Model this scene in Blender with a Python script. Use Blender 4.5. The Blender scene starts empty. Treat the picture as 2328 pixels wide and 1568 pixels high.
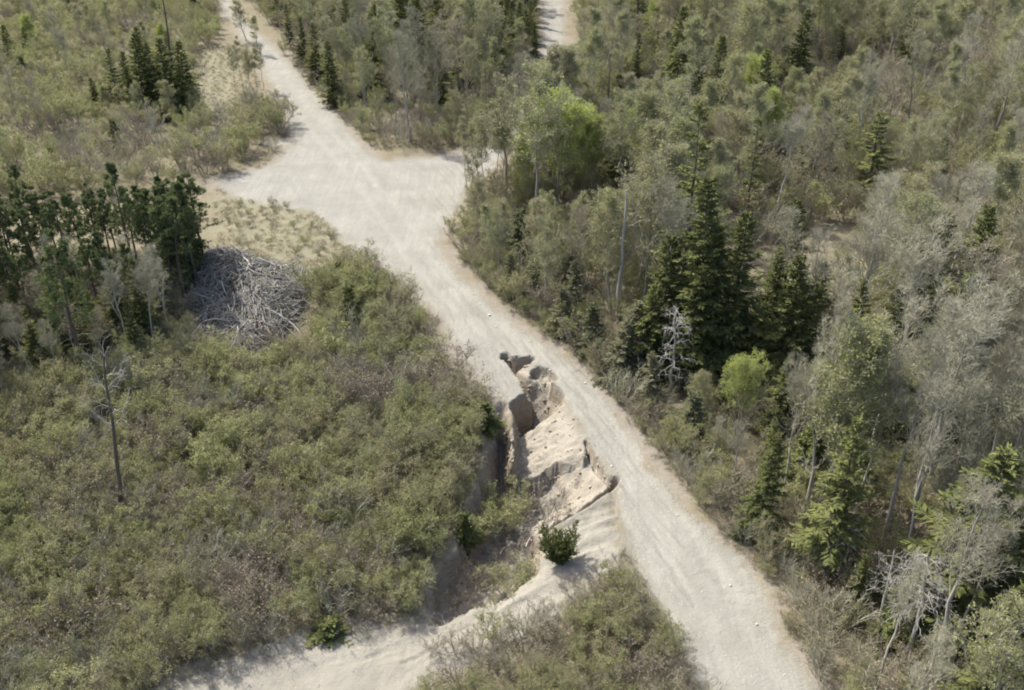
import bpy, math, random
import numpy as np
from mathutils import Vector
R = math.radians
sc = bpy.context.scene
COL = sc.collection

# ------------------------------------------------------------------ camera, light, exposure
CAM_H, PITCH, HFOV = 36.0, 31.1, 55.0
cam = bpy.data.cameras.new('camera'); cam_o = bpy.data.objects.new('camera', cam); COL.objects.link(cam_o)
cam_o.location = (0, 0, CAM_H); cam_o.rotation_euler = (R(90 - PITCH), 0, 0)
cam.sensor_fit = 'HORIZONTAL'; cam.angle = R(HFOV); cam.clip_start = 0.5; cam.clip_end = 3000
sc.camera = cam_o
SUN_EL, SUN_AZ = 52.0, -48.0          # azimuth from +Y towards +X: far left of the view
world = bpy.data.worlds.new('World'); sc.world = world; world.use_nodes = True
wn = world.node_tree; bg = wn.nodes['Background']
sky = wn.nodes.new('ShaderNodeTexSky'); sky.sky_type = 'NISHITA'; sky.sun_disc = False
sky.sun_elevation = R(SUN_EL); sky.sun_rotation = R(SUN_AZ); sky.dust_density = 4.0; sky.ozone_density = .5
wn.links.new(sky.outputs[0], bg.inputs[0]); bg.inputs[1].default_value = 0.15
sun = bpy.data.lights.new('sun', 'SUN'); sun.energy = 3.6; sun.angle = R(0.6); sun.color = (1.0, 0.97, 0.89)
sun_o = bpy.data.objects.new('sun', sun); COL.objects.link(sun_o); sun_o.location = (-40, 120, 90)
sd = Vector((math.sin(R(SUN_AZ)) * math.cos(R(SUN_EL)), math.cos(R(SUN_AZ)) * math.cos(R(SUN_EL)), math.sin(R(SUN_EL))))
sun_o.rotation_euler = sd.to_track_quat('Z', 'Y').to_euler()
sc.view_settings.view_transform = 'Standard'; sc.view_settings.look = 'None'
sc.view_settings.exposure = 1.22; sc.view_settings.gamma = 1.0
sc.render.engine = 'CYCLES'
cy = sc.cycles
cy.max_bounces = 5; cy.diffuse_bounces = 3; cy.glossy_bounces = 1; cy.transmission_bounces = 3; cy.transparent_max_bounces = 4
cy.caustics_reflective = False; cy.caustics_refractive = False
cy.use_denoising = True
cy.filter_width = 1.9

# ------------------------------------------------------------------ numeric helpers
IW, IH = 2327.0, 1568.0                # the frame the places were measured in
F = IW / 2 / math.tan(R(HFOV / 2)); ST, CT = math.sin(R(PITCH)), math.cos(R(PITCH))

def _hash(ix, iy, seed):
    n = (ix.astype(np.int64) * 374761393 + iy.astype(np.int64) * 668265263 + seed * 1274126177) & 0xFFFFFFFF
    n = ((n ^ (n >> 13)) * 1274126177) & 0xFFFFFFFF
    return ((n ^ (n >> 16)) & 0xFFFF) / 65535.0

def vnoise(x, y, seed=0):
    ix, iy = np.floor(x), np.floor(y); fx, fy = x - ix, y - iy
    fx = fx * fx * (3 - 2 * fx); fy = fy * fy * (3 - 2 * fy)
    a, b = _hash(ix, iy, seed), _hash(ix + 1, iy, seed)
    c, d = _hash(ix, iy + 1, seed), _hash(ix + 1, iy + 1, seed)
    return (a * (1 - fx) + b * fx) * (1 - fy) + (c * (1 - fx) + d * fx) * fy

def fbm(x, y, s, octv=4, seed=0):
    x = np.asarray(x, float) / s; y = np.asarray(y, float) / s; v = 0; a = .5
    for o in range(octv):
        v = v + a * (vnoise(x, y, seed + o * 17) - .5); x = x * 2.03 + 11.3; y = y * 2.03 + 5.7; a *= .5
    return v                            # about -0.4 .. 0.4

def ss(a, b, x):
    t = np.clip((np.asarray(x, float) - a) / (b - a), 0, 1); return t * t * (3 - 2 * t)

def base_h(x, y):                       # the lie of the land without road and gully
    dl = (np.asarray(x) + .4) * -.92 + (np.asarray(y) - 58) * -.39
    return -2.2 * ss(2.0, 15, dl) * ss(74, 54, y)

def at(px, py, dz=0.0):                 # a place of the photograph to a point on the land
    u, v = (px - IW / 2) / F, (py - IH / 2) / F
    dn, fw = ST + v * CT, CT - v * ST
    z = dz
    for _ in range(8):
        t = (CAM_H - z) / dn; x, y = u * t, fw * t
        z = float(base_h(x, y)) + dz
    return x, y, z

def pix(x, y, z):                       # a point to the photograph
    d = CAM_H - z; depth = y * CT + d * ST
    return IW / 2 + F * x / depth, IH / 2 + F * (d * CT - y * ST) / depth

def poly(pts, dz=0.0): return np.array([at(a, b, dz)[:2] for a, b in pts])

def sdp(P, x, y):                       # signed distance to a polygon, negative inside
    x = np.asarray(x, float); y = np.asarray(y, float)
    d = np.full(x.shape, 1e9); ins = np.zeros(x.shape, bool)
    n = len(P)
    for i in range(n):
        ax, ay = P[i]; bx, by = P[(i + 1) % n]
        ex, ey = bx - ax, by - ay; wx, wy = x - ax, y - ay
        t = np.clip((wx * ex + wy * ey) / (ex * ex + ey * ey + 1e-12), 0, 1)
        d = np.minimum(d, (wx - ex * t) ** 2 + (wy - ey * t) ** 2)
        c = ((ay <= y) & (by > y)) | ((by <= y) & (ay > y))
        xi = ax + (y - ay) / (by - ay if by != ay else 1e-9) * ex
        ins ^= c & (x < xi)
    d = np.sqrt(d); return np.where(ins, -d, d)

def dline(L, x, y):                     # distance to a polyline
    d = np.full(np.shape(x), 1e9)
    for i in range(len(L) - 1):
        ax, ay = L[i]; ex, ey = L[i + 1][0] - ax, L[i + 1][1] - ay
        t = np.clip(((x - ax) * ex + (y - ay) * ey) / (ex * ex + ey * ey + 1e-12), 0, 1)
        d = np.minimum(d, (x - ax - ex * t) ** 2 + (y - ay - ey * t) ** 2)
    return np.sqrt(d)

# ------------------------------------------------------------------ outlines of the sand, the road and the washout
ROAD = poly([(440, -60), (500, 12), (548, 72), (592, 128), (618, 190), (642, 232), (660, 285), (668, 325), (640, 360), (590, 384), (478, 414),
    (530, 444), (590, 462), (650, 474), (705, 476), (745, 508), (790, 552), (840, 590), (895, 624), (940, 655), (985, 700), (1022, 748),
    (1050, 800), (1085, 850), (1128, 890), (1160, 912), (1205, 886), (1150, 806), (1206, 812), (1238, 842), (1275, 885), (1335, 995), (1396, 1095), (1412, 1190),
    (1440, 1275), (1490, 1370), (1530, 1440), (1600, 1568), (1690, 1740), (1960, 1740), (1842, 1568), (1790, 1480), (1752, 1410), (1745, 1345),
    (1690, 1280), (1610, 1205), (1535, 1135), (1475, 1060), (1415, 970), (1350, 880), (1285, 815), (1215, 775), (1160, 735), (1100, 682), (1050, 632),
    (1012, 592), (990, 560), (995, 535), (1022, 490), (1046, 450), (1062, 418), (1130, 370), (1215, 280), (1285, 170), (1282, 140), (1276, 60), (1276, -60),
    (1236, -60), (1236, 140), (1190, 230), (1120, 320), (1040, 352), (940, 362), (868, 366), (838, 352), (800, 308), (760, 258), (700, 198), (652, 140), (602, 90), (534, 30), (490, -60)])
FAN = poly([(1396, 1100), (1412, 1190), (1440, 1275), (1432, 1290), (1360, 1335), (1295, 1388), (1232, 1440), (1130, 1482), (1045, 1525), (965, 1556), (885, 1630), (760, 1740),
    (220, 1720), (350, 1562), (450, 1512), (560, 1474), (650, 1444), (720, 1415), (800, 1420), (900, 1418), (960, 1404), (1000, 1370), (1110, 1330), (1200, 1250), (1262, 1185)])
SPIT = poly([(585, 326), (640, 312), (680, 312), (672, 338), (610, 338)])
VERGE = poly([(500, 440), (560, 455), (700, 472), (760, 520), (800, 560), (740, 585), (640, 600), (540, 575), (490, 520)])
PATH2 = poly([(450, 130), (520, 105), (545, 170), (520, 240), (470, 270), (440, 220)])
SHOULDER = poly([(1285, 815), (1350, 880), (1415, 970), (1475, 1060), (1535, 1135), (1565, 1130), (1480, 1010), (1400, 890), (1330, 810)])
TRACK = poly([(600, 110), (640, 190), (720, 290), (800, 380), (880, 480), (960, 600), (1050, 690), (1140, 770), (1250, 860), (1365, 980), (1450, 1100), (1540, 1230), (1620, 1370), (1720, 1568), (1830, 1740)])
# washout
CH = poly([(1148, 806), (1206, 812), (1238, 842), (1275, 885), (1335, 998), (1330, 1065), (1240, 1065), (1180, 1085), (1150, 1085), (1160, 912), (1205, 886)])
SLABE = poly([(1163, 912), (1205, 888)])
CHL = poly([(1158, 940), (1150, 1085)])
CHR = poly([(1206, 812), (1238, 842), (1275, 885), (1335, 998)])
BOWL = poly([(1150, 1040), (1180, 1034), (1240, 1013), (1322, 1028), (1335, 998), (1396, 1095), (1330, 1143), (1270, 1178), (1215, 1205), (1130, 1190)])
BOWR = poly([(1335, 998), (1396, 1095), (1330, 1143), (1270, 1178)])
GUL = poly([(1132, 890), (1160, 910), (1172, 985), (1185, 1050), (1225, 1120), (1262, 1186), (1255, 1245), (1235, 1305), (1170, 1360), (1080, 1385), (1025, 1415), (985, 1435),
    (962, 1405), (940, 1345), (972, 1290), (1012, 1245), (1042, 1180), (1078, 1120), (1095, 1040), (1110, 960)])
CRACK = poly([(1398, 1090), (1380, 1112), (1330, 1146), (1270, 1180), (1235, 1198)])
CRACK2 = poly([(1330, 1000), (1352, 1040), (1378, 1080), (1396, 1094)])
CREV = poly([(1150, 806), (1182, 848), (1206, 890)])
LIP1 = poly([(1148, 812), (1172, 818), (1206, 814)])
LIP2 = poly([(1218, 838), (1240, 842), (1256, 856)])

def surf(x, y):
    """height and surface kinds of the land at many points"""
    x = np.asarray(x, float); y = np.asarray(y, float)
    b = base_h(x, y)
    n1 = fbm(x, y, 2.2, 4, 3); n2 = fbm(x, y, .7, 3, 9)
    dr = sdp(ROAD, x, y) + n1 * .9
    df = np.minimum(sdp(FAN, x, y) + n1 * 1.6, sdp(SPIT, x, y) + n1 * 1.2)
    h = b + fbm(x, y, 16, 3, 21) * 1.2 * ss(.5, 7, dr) * ss(.5, 5, df) + n1 * .25 * ss(0, 1.5, dr)
    h = h + n2 * .05
    # ruts and wash lines on the road
    h = h + np.where(dr < 0, fbm(x * 3.2 + y * 1.35, (y - x * .42) * .25, 1.0, 4, 40) * .22, 0)
    h = h + np.where(df < 0, fbm((x * .5 - y) * 2.2, (x + y * .5) * .3, 1.1, 4, 44) * .38 + fbm(x, y, .8, 3, 46) * .22, 0)
    tk = dline(TRACK, x, y) + n1 * .8; track = ss(.45, .1, np.abs(tk - .95)) * ss(.2, -.6, dr)
    h = h - .04 * track
    near = (x > -9) & (x < 11) & (y > 28) & (y < 64)
    cut = np.zeros(x.shape)
    if near.any():
        X, Y = x[near], y[near]
        j = fbm(X, Y, 1.5, 4, 61) + fbm(X, Y, .22, 2, 66) * .35; k = fbm(X, Y, .5, 3, 62)
        # upper channel: from the road surface on the right down to the foot of the slab on the left
        s = sdp(CH, X, Y) + j * .45 + k * .25
        dd = dline(CHR, X, Y)
        along = np.clip((58.4 - Y) / 10.5, 0, 1)
        dep = .45 + 2.5 * along ** .8
        d = np.minimum(dep, .06 + dd * (.34 + .22 * along)) * (1 + j * .5)
        d = np.maximum(d, 3.2 * ss(3.0, .3, dline(SLABE, X, Y) + k * .3))
        c1 = np.where(s < 0, -d * ss(0, .14 + 1.3 * ss(1.1, .1, dline(CHL, X, Y)), -s), 0)
        # bowl below the second scarp
        s = sdp(BOWL, X, Y) + j * .5 + k * .3
        db = dline(BOWR, X, Y)
        d = np.minimum(4.0, 1.0 + db * .64) + k * .6 + j * .6
        c2 = np.where(s < 0, -np.maximum(d, .2) * ss(0, .16, -s), 0)
        c2 = np.where((s < 0) & (db < 2.2), -np.minimum(-c2, .28 + db * .8 + k * .4) * ss(0, .16, -s), c2)
        # gully along the thicket
        s = sdp(GUL, X, Y) + j * .8 + k * .3
        lower = ss(46, 34.5, Y)
        c3 = np.where(s < 0, -(3.7 - 2.2 * lower) * ss(0, 1.5, -s) * (1 + .35 * j + .25 * k) * ss(54.3, 49.5, Y + j * 2), 0)
        cut_n = np.minimum(np.minimum(c1, c2), c3)
        # cracks and small lips
        dc = dline(CRACK, X, Y) + np.abs(k) * .12
        cut_n = cut_n - .95 * ss(.36, .06, dc)
        dc = np.minimum(dline(CRACK2, X, Y) + .25, dline(LIP2, X, Y)) + np.abs(k) * .2
        cut_n = cut_n - .7 * ss(.5, .2, dc)
        dc = dline(LIP1, X, Y) + np.abs(k) * .3; cut_n = cut_n - .8 * ss(.45, .1, dc)
        dc = dline(CREV, X, Y) + np.abs(k) * .5; cut_n = cut_n - .9 * ss(.5, .1, dc)
        rough = ss(-.12, -.5, cut_n)
        cut_n = cut_n + rough * (fbm(X, Y, .55, 3, 71) * .42 + np.abs(fbm(X + Y * .3, Y, 1.1, 2, 73)) * -.35)
        cut[near] = cut_n
    h = h + cut
    sand = np.maximum(ss(.35, -.35, dr + n2 * .8), ss(.8, -.9, df + n2 * 2.2) * .92)
    shoulder = ss(.8, -.5, sdp(SHOULDER, x, y) + n1)
    verge = ss(1.2, -1.0, np.minimum(sdp(VERGE, x, y), sdp(PATH2, x, y)) + n1 * 3)
    tan = ss(1.7, .0, dr + n1 * 2.4 + n2 * 1.5) * (1 - sand)
    cutm = ss(-.08, -.4, cut)
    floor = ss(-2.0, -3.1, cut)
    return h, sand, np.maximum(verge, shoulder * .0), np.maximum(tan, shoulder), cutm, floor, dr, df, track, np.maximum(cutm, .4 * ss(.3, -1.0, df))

def hz(x, y): return float(surf(np.array([x]), np.array([y]))[0][0])

# ------------------------------------------------------------------ materials
class NT:
    def __init__(s, name):
        s.m = bpy.data.materials.new(name); s.m.use_nodes = True; s.t = s.m.node_tree; s.t.nodes.clear()
        s.out = s.n('ShaderNodeOutputMaterial')
    def n(s, typ, **kw):
        nd = s.t.nodes.new(typ)
        for k, v in kw.items(): setattr(nd, k, v)
        return nd
    def l(s, a, b): s.t.links.new(a, b)
    def attr(s, name): return s.n('ShaderNodeAttribute', attribute_name=name).outputs['Fac']
    def noise(s, scale, detail=3, rough=.6, co=None, stretch=None):
        nd = s.n('ShaderNodeTexNoise'); nd.inputs['Scale'].default_value = scale; nd.inputs['Detail'].default_value = detail; nd.inputs['Roughness'].default_value = rough
        c = s.n('ShaderNodeTexCoord').outputs['Object']
        if stretch:
            mp = s.n('ShaderNodeMapping'); mp.inputs['Rotation'].default_value = (0, 0, stretch[1]); mp.inputs['Scale'].default_value = stretch[0]
            s.l(c, mp.inputs[0]); c = mp.outputs[0]
        s.l(c, nd.inputs['Vector']); return nd.outputs[0]
    def mapr(s, v, a, b, c=0, d=1):
        nd = s.n('ShaderNodeMapRange'); s.l(v, nd.inputs[0])
        for i, q in enumerate((a, b, c, d)): nd.inputs[i + 1].default_value = q
        return nd.outputs[0]
    def math(s, op, a, b):
        nd = s.n('ShaderNodeMath', operation=op)
        for i, q in enumerate((a, b)):
            if isinstance(q, (int, float)): nd.inputs[i].default_value = q
            else: s.l(q, nd.inputs[i])
        return nd.outputs[0]
    def mix(s, f, a, b):
        nd = s.n('ShaderNodeMix', data_type='RGBA')
        for q, i in ((f, 0), (a, 6), (b, 7)):
            if isinstance(q, tuple): nd.inputs[i].default_value = (*q, 1)
            elif isinstance(q, (int, float)): nd.inputs[i].default_value = q
            else: s.l(q, nd.inputs[i])
        return nd.outputs[2]

def ground_mat():
    s = NT('earth_and_sand')
    sand, verge, tan, cut, floor = (s.attr(a) for a in ('sand', 'verge', 'tan', 'cut', 'floor'))
    big = s.mapr(s.noise(.3, 5, .65), .35, .65); mid = s.mapr(s.noise(1.6, 4, .65), .3, .7); fine = s.mapr(s.noise(9, 3, .7), .3, .7); grit = s.mapr(s.noise(38, 2, .7), .3, .7)
    litter = s.mix(big, (.105, .088, .062), (.15, .128, .09))
    litter = s.mix(s.math('MULTIPLY', mid, .7), litter, (.085, .092, .04))
    litter = s.mix(s.math('MULTIPLY', fine, .55), litter, (.21, .175, .13))
    grass = s.mix(mid, (.165, .143, .10), (.115, .118, .06)); grass = s.mix(s.math('MULTIPLY', fine, .5), grass, (.225, .205, .165))
    tanc = s.mix(mid, (.185, .163, .135), (.135, .12, .094)); tanc = s.mix(s.math('MULTIPLY', fine, .5), tanc, (.235, .215, .18))
    streak = s.mapr(s.noise(1.0, 4, .6, stretch=((2.6, .16, 1), R(23))), .35, .65)
    sandc = s.mix(big, (.168, .163, .14), (.238, .232, .203)); sandc = s.mix(s.math('MULTIPLY', streak, .55), sandc, (.158, .154, .136)); sandc = s.mix(s.math('MULTIPLY', s.attr('track'), .35), sandc, (.25, .244, .214))
    sandc = s.mix(s.math('MULTIPLY', fine, .22), sandc, (.27, .263, .232)); sandc = s.mix(s.math('MULTIPLY', grit, .25), sandc, (.16, .15, .125))
    cutc = s.mix(mid, (.275, .252, .203), (.23, .212, .175)); cutc = s.mix(s.math('MULTIPLY', fine, .5), cutc, (.165, .138, .107))
    strata = s.mapr(s.noise(.9, 5, .7, stretch=((1.2, 1.2, 7), 0)), .4, .6)
    soil = s.mix(fine, (.20, .155, .11), (.13, .10, .072)); soil = s.mix(s.math('MULTIPLY', strata, .6), soil, (.27, .23, .175))
    geo = s.n('ShaderNodeNewGeometry'); sep = s.n('ShaderNodeSeparateXYZ'); s.l(geo.outputs['Normal'], sep.inputs[0])
    steep = s.mapr(sep.outputs[2], .62, .32)
    c = s.mix(tan, litter, tanc); c = s.mix(verge, c, grass); c = s.mix(sand, c, sandc); c = s.mix(s.math('MULTIPLY', s.attr('warm'), sand), c, cutc); c = s.mix(cut, c, cutc)
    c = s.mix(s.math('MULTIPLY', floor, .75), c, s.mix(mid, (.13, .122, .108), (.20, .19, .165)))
    c = s.mix(s.math('MULTIPLY', steep, s.math('MULTIPLY', cut, .8)), c, soil)
    b = s.n('ShaderNodeBsdfPrincipled'); b.inputs['Roughness'].default_value = .95; b.inputs['Specular IOR Level'].default_value = .15
    s.l(c, b.inputs['Base Color'])
    hgt = s.math('ADD', s.math('MULTIPLY', s.noise(4, 5, .7), .6), s.math('MULTIPLY', s.noise(22, 3, .7), .18))
    bp = s.n('ShaderNodeBump'); bp.inputs['Strength'].default_value = .7; bp.inputs['Distance'].default_value = .22
    s.l(hgt, bp.inputs['Height']); s.l(bp.outputs[0], b.inputs['Normal']); s.l(b.outputs[0], s.out.inputs[0])
    return s.m

def leaf_mat(name, dark, light, var=.5, trans=.35, dry=None):
    """leaves: colour runs from dark to light leaf by leaf (attribute rnd) and tree by tree (object random)"""
    s = NT(name)
    rnd = s.attr('rnd'); oi = s.n('ShaderNodeObjectInfo').outputs['Random']
    f = s.math('ADD', s.math('MULTIPLY', rnd, 1 - var), s.math('MULTIPLY', oi, var))
    c = s.mix(f, dark, light)
    if dry: c = s.mix(s.mapr(s.math('FRACT', s.math('MULTIPLY', oi, 7.31), 0), .45, 1.0, 0, .75), c, dry)
    d = s.n('ShaderNodeBsdfDiffuse'); t = s.n('ShaderNodeBsdfTranslucent'); mx = s.n('ShaderNodeMixShader'); mx.inputs[0].default_value = trans
    s.l(c, d.inputs[0]); s.l(c, t.inputs[0]); s.l(d.outputs[0], mx.inputs[1]); s.l(t.outputs[0], mx.inputs[2]); s.l(mx.outputs[0], s.out.inputs[0])
    return s.m

def bark_mat(name, a, b_, scale=6.0):
    s = NT(name); oi = s.n('ShaderNodeObjectInfo').outputs['Random']
    n = s.mapr(s.noise(scale, 4, .7, stretch=((3, 3, .6), 0)), .3, .7)
    c = s.mix(n, a, b_); c = s.mix(s.math('MULTIPLY', oi, .5), c, tuple(q * .55 for q in a))
    b = s.n('ShaderNodeBsdfPrincipled'); b.inputs['Roughness'].default_value = .9; b.inputs['Specular IOR Level'].default_value = .1
    s.l(c, b.inputs['Base Color']); s.l(b.outputs[0], s.out.inputs[0])
    return s.m

def stone_mat():
    s = NT('pale_stone'); n = s.mapr(s.noise(14, 4, .7), .3, .7)
    c = s.mix(n, (.30, .285, .25), (.48, .46, .41)); oi = s.n('ShaderNodeObjectInfo').outputs['Random']
    c = s.mix(s.math('MULTIPLY', oi, .5), c, (.3, .28, .25))
    b = s.n('ShaderNodeBsdfPrincipled'); b.inputs['Roughness'].default_value = .85; s.l(c, b.inputs['Base Color']); s.l(b.outputs[0], s.out.inputs[0])
    return s.m

M = dict(
    ground=ground_mat(), stone=stone_mat(),
    bark=bark_mat('grey_bark', (.20, .18, .155), (.34, .315, .28)),
    palebark=bark_mat('pale_bark', (.27, .255, .225), (.43, .415, .375)),
    darkbark=bark_mat('dark_bark', (.085, .07, .055), (.16, .135, .11)),
    twig=bark_mat('grey_twigs', (.27, .26, .19), (.385, .37, .285)),
    tantwig=bark_mat('tan_twigs', (.26, .235, .17), (.37, .34, .255)),
    redtwig=bark_mat('brown_twigs', (.215, .19, .145), (.30, .27, .215)),
    deadwood=bark_mat('weathered_dead_wood', (.24, .228, .205), (.45, .435, .40)),
    green=leaf_mat('spring_leaves', (.195, .21, .085), (.305, .32, .145), .5, .5, (.275, .26, .155)),
    yellow=leaf_mat('yellow_green_leaves', (.235, .28, .06), (.36, .41, .095), .4, .5),
    pale=leaf_mat('pale_new_leaves', (.215, .225, .10), (.335, .35, .165), .4, .5, (.31, .285, .18)),
    fir=leaf_mat('soft_fir_needles', (.08, .092, .05), (.175, .185, .105), .4, .35, (.19, .175, .12)),
    clod=bark_mat('crumbled_soil', (.19, .155, .115), (.31, .275, .215), 5.0),
    olive=leaf_mat('olive_leaves', (.175, .188, .082), (.275, .28, .135), .5, .48, (.26, .235, .15)),
    brown=leaf_mat('old_brown_leaves', (.20, .155, .11), (.30, .25, .19), .5, .25),
    spruce=leaf_mat('spruce_needles', (.06, .074, .03), (.168, .18, .068), .4, .3),
    pine=leaf_mat('pine_needles', (.065, .088, .04), (.165, .19, .085), .35, .3),
    drygrass=leaf_mat('dry_grass_blades', (.22, .195, .13), (.31, .28, .20), .4, .5, (.17, .175, .085)),
)

# ------------------------------------------------------------------ mesh helpers
def mk_mesh(name, parts):
    """parts: list of (verts, quads, material, rnd per vertex) joined into one mesh"""
    V, Q, MI, RN, mats = [], [], [], [], []; off = 0
    for v, q, m, rn in parts:
        if len(v) == 0: continue
        if m not in mats: mats.append(m)
        V.append(v); Q.append(q + off); MI.append(np.full(len(q), mats.index(m), np.int32)); RN.append(rn); off += len(v)
    V = np.concatenate(V).astype(np.float32); Q = np.concatenate(Q).astype(np.int32); MI = np.concatenate(MI); RN = np.concatenate(RN).astype(np.float32)
    me = bpy.data.meshes.new(name)
    me.vertices.add(len(V)); me.vertices.foreach_set('co', V.ravel())
    me.loops.add(Q.size); me.loops.foreach_set('vertex_index', Q.ravel())
    me.polygons.add(len(Q)); me.polygons.foreach_set('loop_start', np.arange(0, Q.size, 4, dtype=np.int32))
    for m in mats: me.materials.append(m)
    me.polygons.foreach_set('material_index', MI)
    me.update(calc_edges=True)
    a = me.attributes.new('rnd', 'FLOAT', 'POINT'); a.data.foreach_set('value', RN)
    return me

def tubes(polys, r0, r1, sides, mat):
    """polys (N,K,3) to tapered tubes"""
    polys = np.asarray(polys, float); N, K, _ = polys.shape
    T = np.gradient(polys, axis=1); T /= np.linalg.norm(T, axis=2, keepdims=True) + 1e-9
    ref = np.where(np.abs(T[:, :1, 2:3]) > .8, np.array([1.0, .2, 0]), np.array([0, .1, 1.0])) * np.ones((N, K, 1))
    A = np.cross(T, ref); A /= np.linalg.norm(A, axis=2, keepdims=True) + 1e-9; B = np.cross(T, A)
    s = np.linspace(0, 1, K)[None, :, None]
    rr = np.reshape(r0, (-1, 1, 1)) * (1 - s) + np.reshape(r1, (-1, 1, 1)) * s
    ang = np.arange(sides) * 2 * math.pi / sides
    v = polys[:, :, None, :] + rr[..., None] * (A[:, :, None, :] * np.cos(ang)[None, None, :, None] + B[:, :, None, :] * np.sin(ang)[None, None, :, None])
    idx = np.arange(N * K * sides).reshape(N, K, sides)
    q = np.stack([idx[:, :-1, :], np.roll(idx[:, :-1, :], -1, 2), np.roll(idx[:, 1:, :], -1, 2), idx[:, 1:, :]], -1).reshape(-1, 4)
    v = v.reshape(-1, 3)
    return v, q, mat, np.full(len(v), .5)

def blades(P, D, L, Wd, mat, rng, up=None):
    """diamond leaves: base P, direction D, length L, width Wd"""
    P = np.asarray(P, float); n = len(P)
    D = D / (np.linalg.norm(D, axis=1, keepdims=True) + 1e-9)
    if up is None: up = rng.normal(size=(n, 3))
    S = np.cross(D, up); S /= np.linalg.norm(S, axis=1, keepdims=True) + 1e-9
    L = np.broadcast_to(np.reshape(L, (-1, 1)), (n, 1)); Wd = np.broadcast_to(np.reshape(Wd, (-1, 1)), (n, 1))
    v = np.stack([P, P + D * L * .5 + S * Wd * .5, P + D * L, P + D * L * .5 - S * Wd * .5], 1).reshape(-1, 3)
    q = np.arange(n * 4).reshape(n, 4)
    return v, q, mat, np.repeat(rng.random(n), 4)

def unit(v): return v / (np.linalg.norm(v, axis=-1, keepdims=True) + 1e-9)

def sprout(par, per, t0, t1, ang, length, rng, up=.3, K=4, bend=.25, taper=.5, jit=.12):
    """children growing from polylines par (N,Kp,3); returns polylines (N*per,K,3) and their place t on the parent"""
    N, Kp, _ = par.shape
    t = np.sort(rng.uniform(t0, t1, (N, per)), axis=1)
    f = t * (Kp - 1); i = np.clip(f.astype(int), 0, Kp - 2); w = (f - i)[..., None]
    n = np.arange(N)[:, None]
    p = par[n, i] * (1 - w) + par[n, i + 1] * w
    tan = unit(par[n, i + 1] - par[n, i])
    az = (np.arange(per)[None, :] * 2.39996 + rng.uniform(0, 6.28, (N, 1)) + rng.normal(0, .35, (N, per)))
    ref = np.where(np.abs(tan[..., 2:3]) > .85, np.array([1.0, 0, 0]), np.array([0, 0, 1.0]))
    a = unit(np.cross(tan, ref)); b = np.cross(tan, a)
    side = a * np.cos(az)[..., None] + b * np.sin(az)[..., None]
    an = np.asarray(rng.normal(ang, .16, (N, per)))[..., None]
    d = unit(tan * np.cos(an) + side * np.sin(an) + np.array([0, 0, up * .5]))
    ln = np.reshape(length, (-1, 1)) if np.ndim(length) else length
    L = (ln * (1 - taper * (t - t0) / max(t1 - t0, 1e-6)) * rng.uniform(.7, 1.25, (N, per)))[..., None, None]
    s = np.linspace(0, 1, K)[None, None, :, None]
    pl = p[:, :, None, :] + d[:, :, None, :] * L * s + np.array([0, 0, 1.0]) * bend * L * s * s
    pl = pl + rng.normal(0, 1, pl.shape) * jit * L * s * .5
    return pl.reshape(N * per, K, 3), t.reshape(-1)

def along(pl, n, rng, s0=.2, s1=1.0):
    """n random points on each polyline with the direction there"""
    N, K, _ = pl.shape
    f = rng.uniform(s0, s1, (N, n)) * (K - 1); i = np.clip(f.astype(int), 0, K - 2); w = (f - i)[..., None]
    k = np.arange(N)[:, None]
    return (pl[k, i] * (1 - w) + pl[k, i + 1] * w).reshape(-1, 3), unit(pl[k, i + 1] - pl[k, i]).reshape(-1, 3)

def trunk_line(h, rng, wob=.25, lean=.04, K=9):
    s = np.linspace(0, 1, K)
    w = np.cumsum(rng.normal(0, wob / K ** .5, (K, 2)), 0); w -= w[0]
    le = rng.normal(0, lean, 2) * h
    return np.stack([w[:, 0] + le[0] * s, w[:, 1] + le[1] * s, h * s], 1)[None]

# ------------------------------------------------------------------ plants: each returns (trunk mesh, crown mesh, height)
def broadleaf(seed, h, spread, t0, n1, nleaf, leaf, lm, tw, bk, r=.11, size=.13, twl=4, ang=.75, up=.45):
    rng = np.random.default_rng(seed)
    tk = trunk_line(h, rng, .35, .03)
    l1, t = sprout(tk, n1, t0, .99, ang, spread, rng, up, 5, .3, .62)
    l2, _ = sprout(l1, 7, .22, 1.0, .75, np.linalg.norm(l1[:, -1] - l1[:, 0], axis=1) * .5, rng, .35, 4, .15)
    l3, _ = sprout(l2, 5, .25, 1.0, .8, np.linalg.norm(l2[:, -1] - l2[:, 0], axis=1) * .6, rng, .3, 3, .1)
    rt = r * (1 - t * .85)
    crown = [tubes(l1, rt * .45, rt * .12, 4, tw), tubes(l2, .022, .009, 3, tw), tubes(l3, .012, .006, 3, tw)]
    if twl:
        l4, _ = sprout(l3, twl, .3, 1.0, .8, .42, rng, .3, 2, 0)
        crown.append(tubes(l4, .009, .004, 3, tw))
    if nleaf:
        src = l3
        P, D = along(src, nleaf, rng, .25, 1.1)
        P = P + rng.normal(0, .13, P.shape); D = D + rng.normal(0, .9, D.shape)
        crown.append(blades(P, D, rng.uniform(.6, 1.35, len(P)) * size, rng.uniform(.5, .9, len(P)) * size, lm, rng))
    tm = mk_mesh('trunk', [tubes(tk, r, r * .14, 7, bk)])
    return tm, mk_mesh('crown', crown), h

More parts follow.
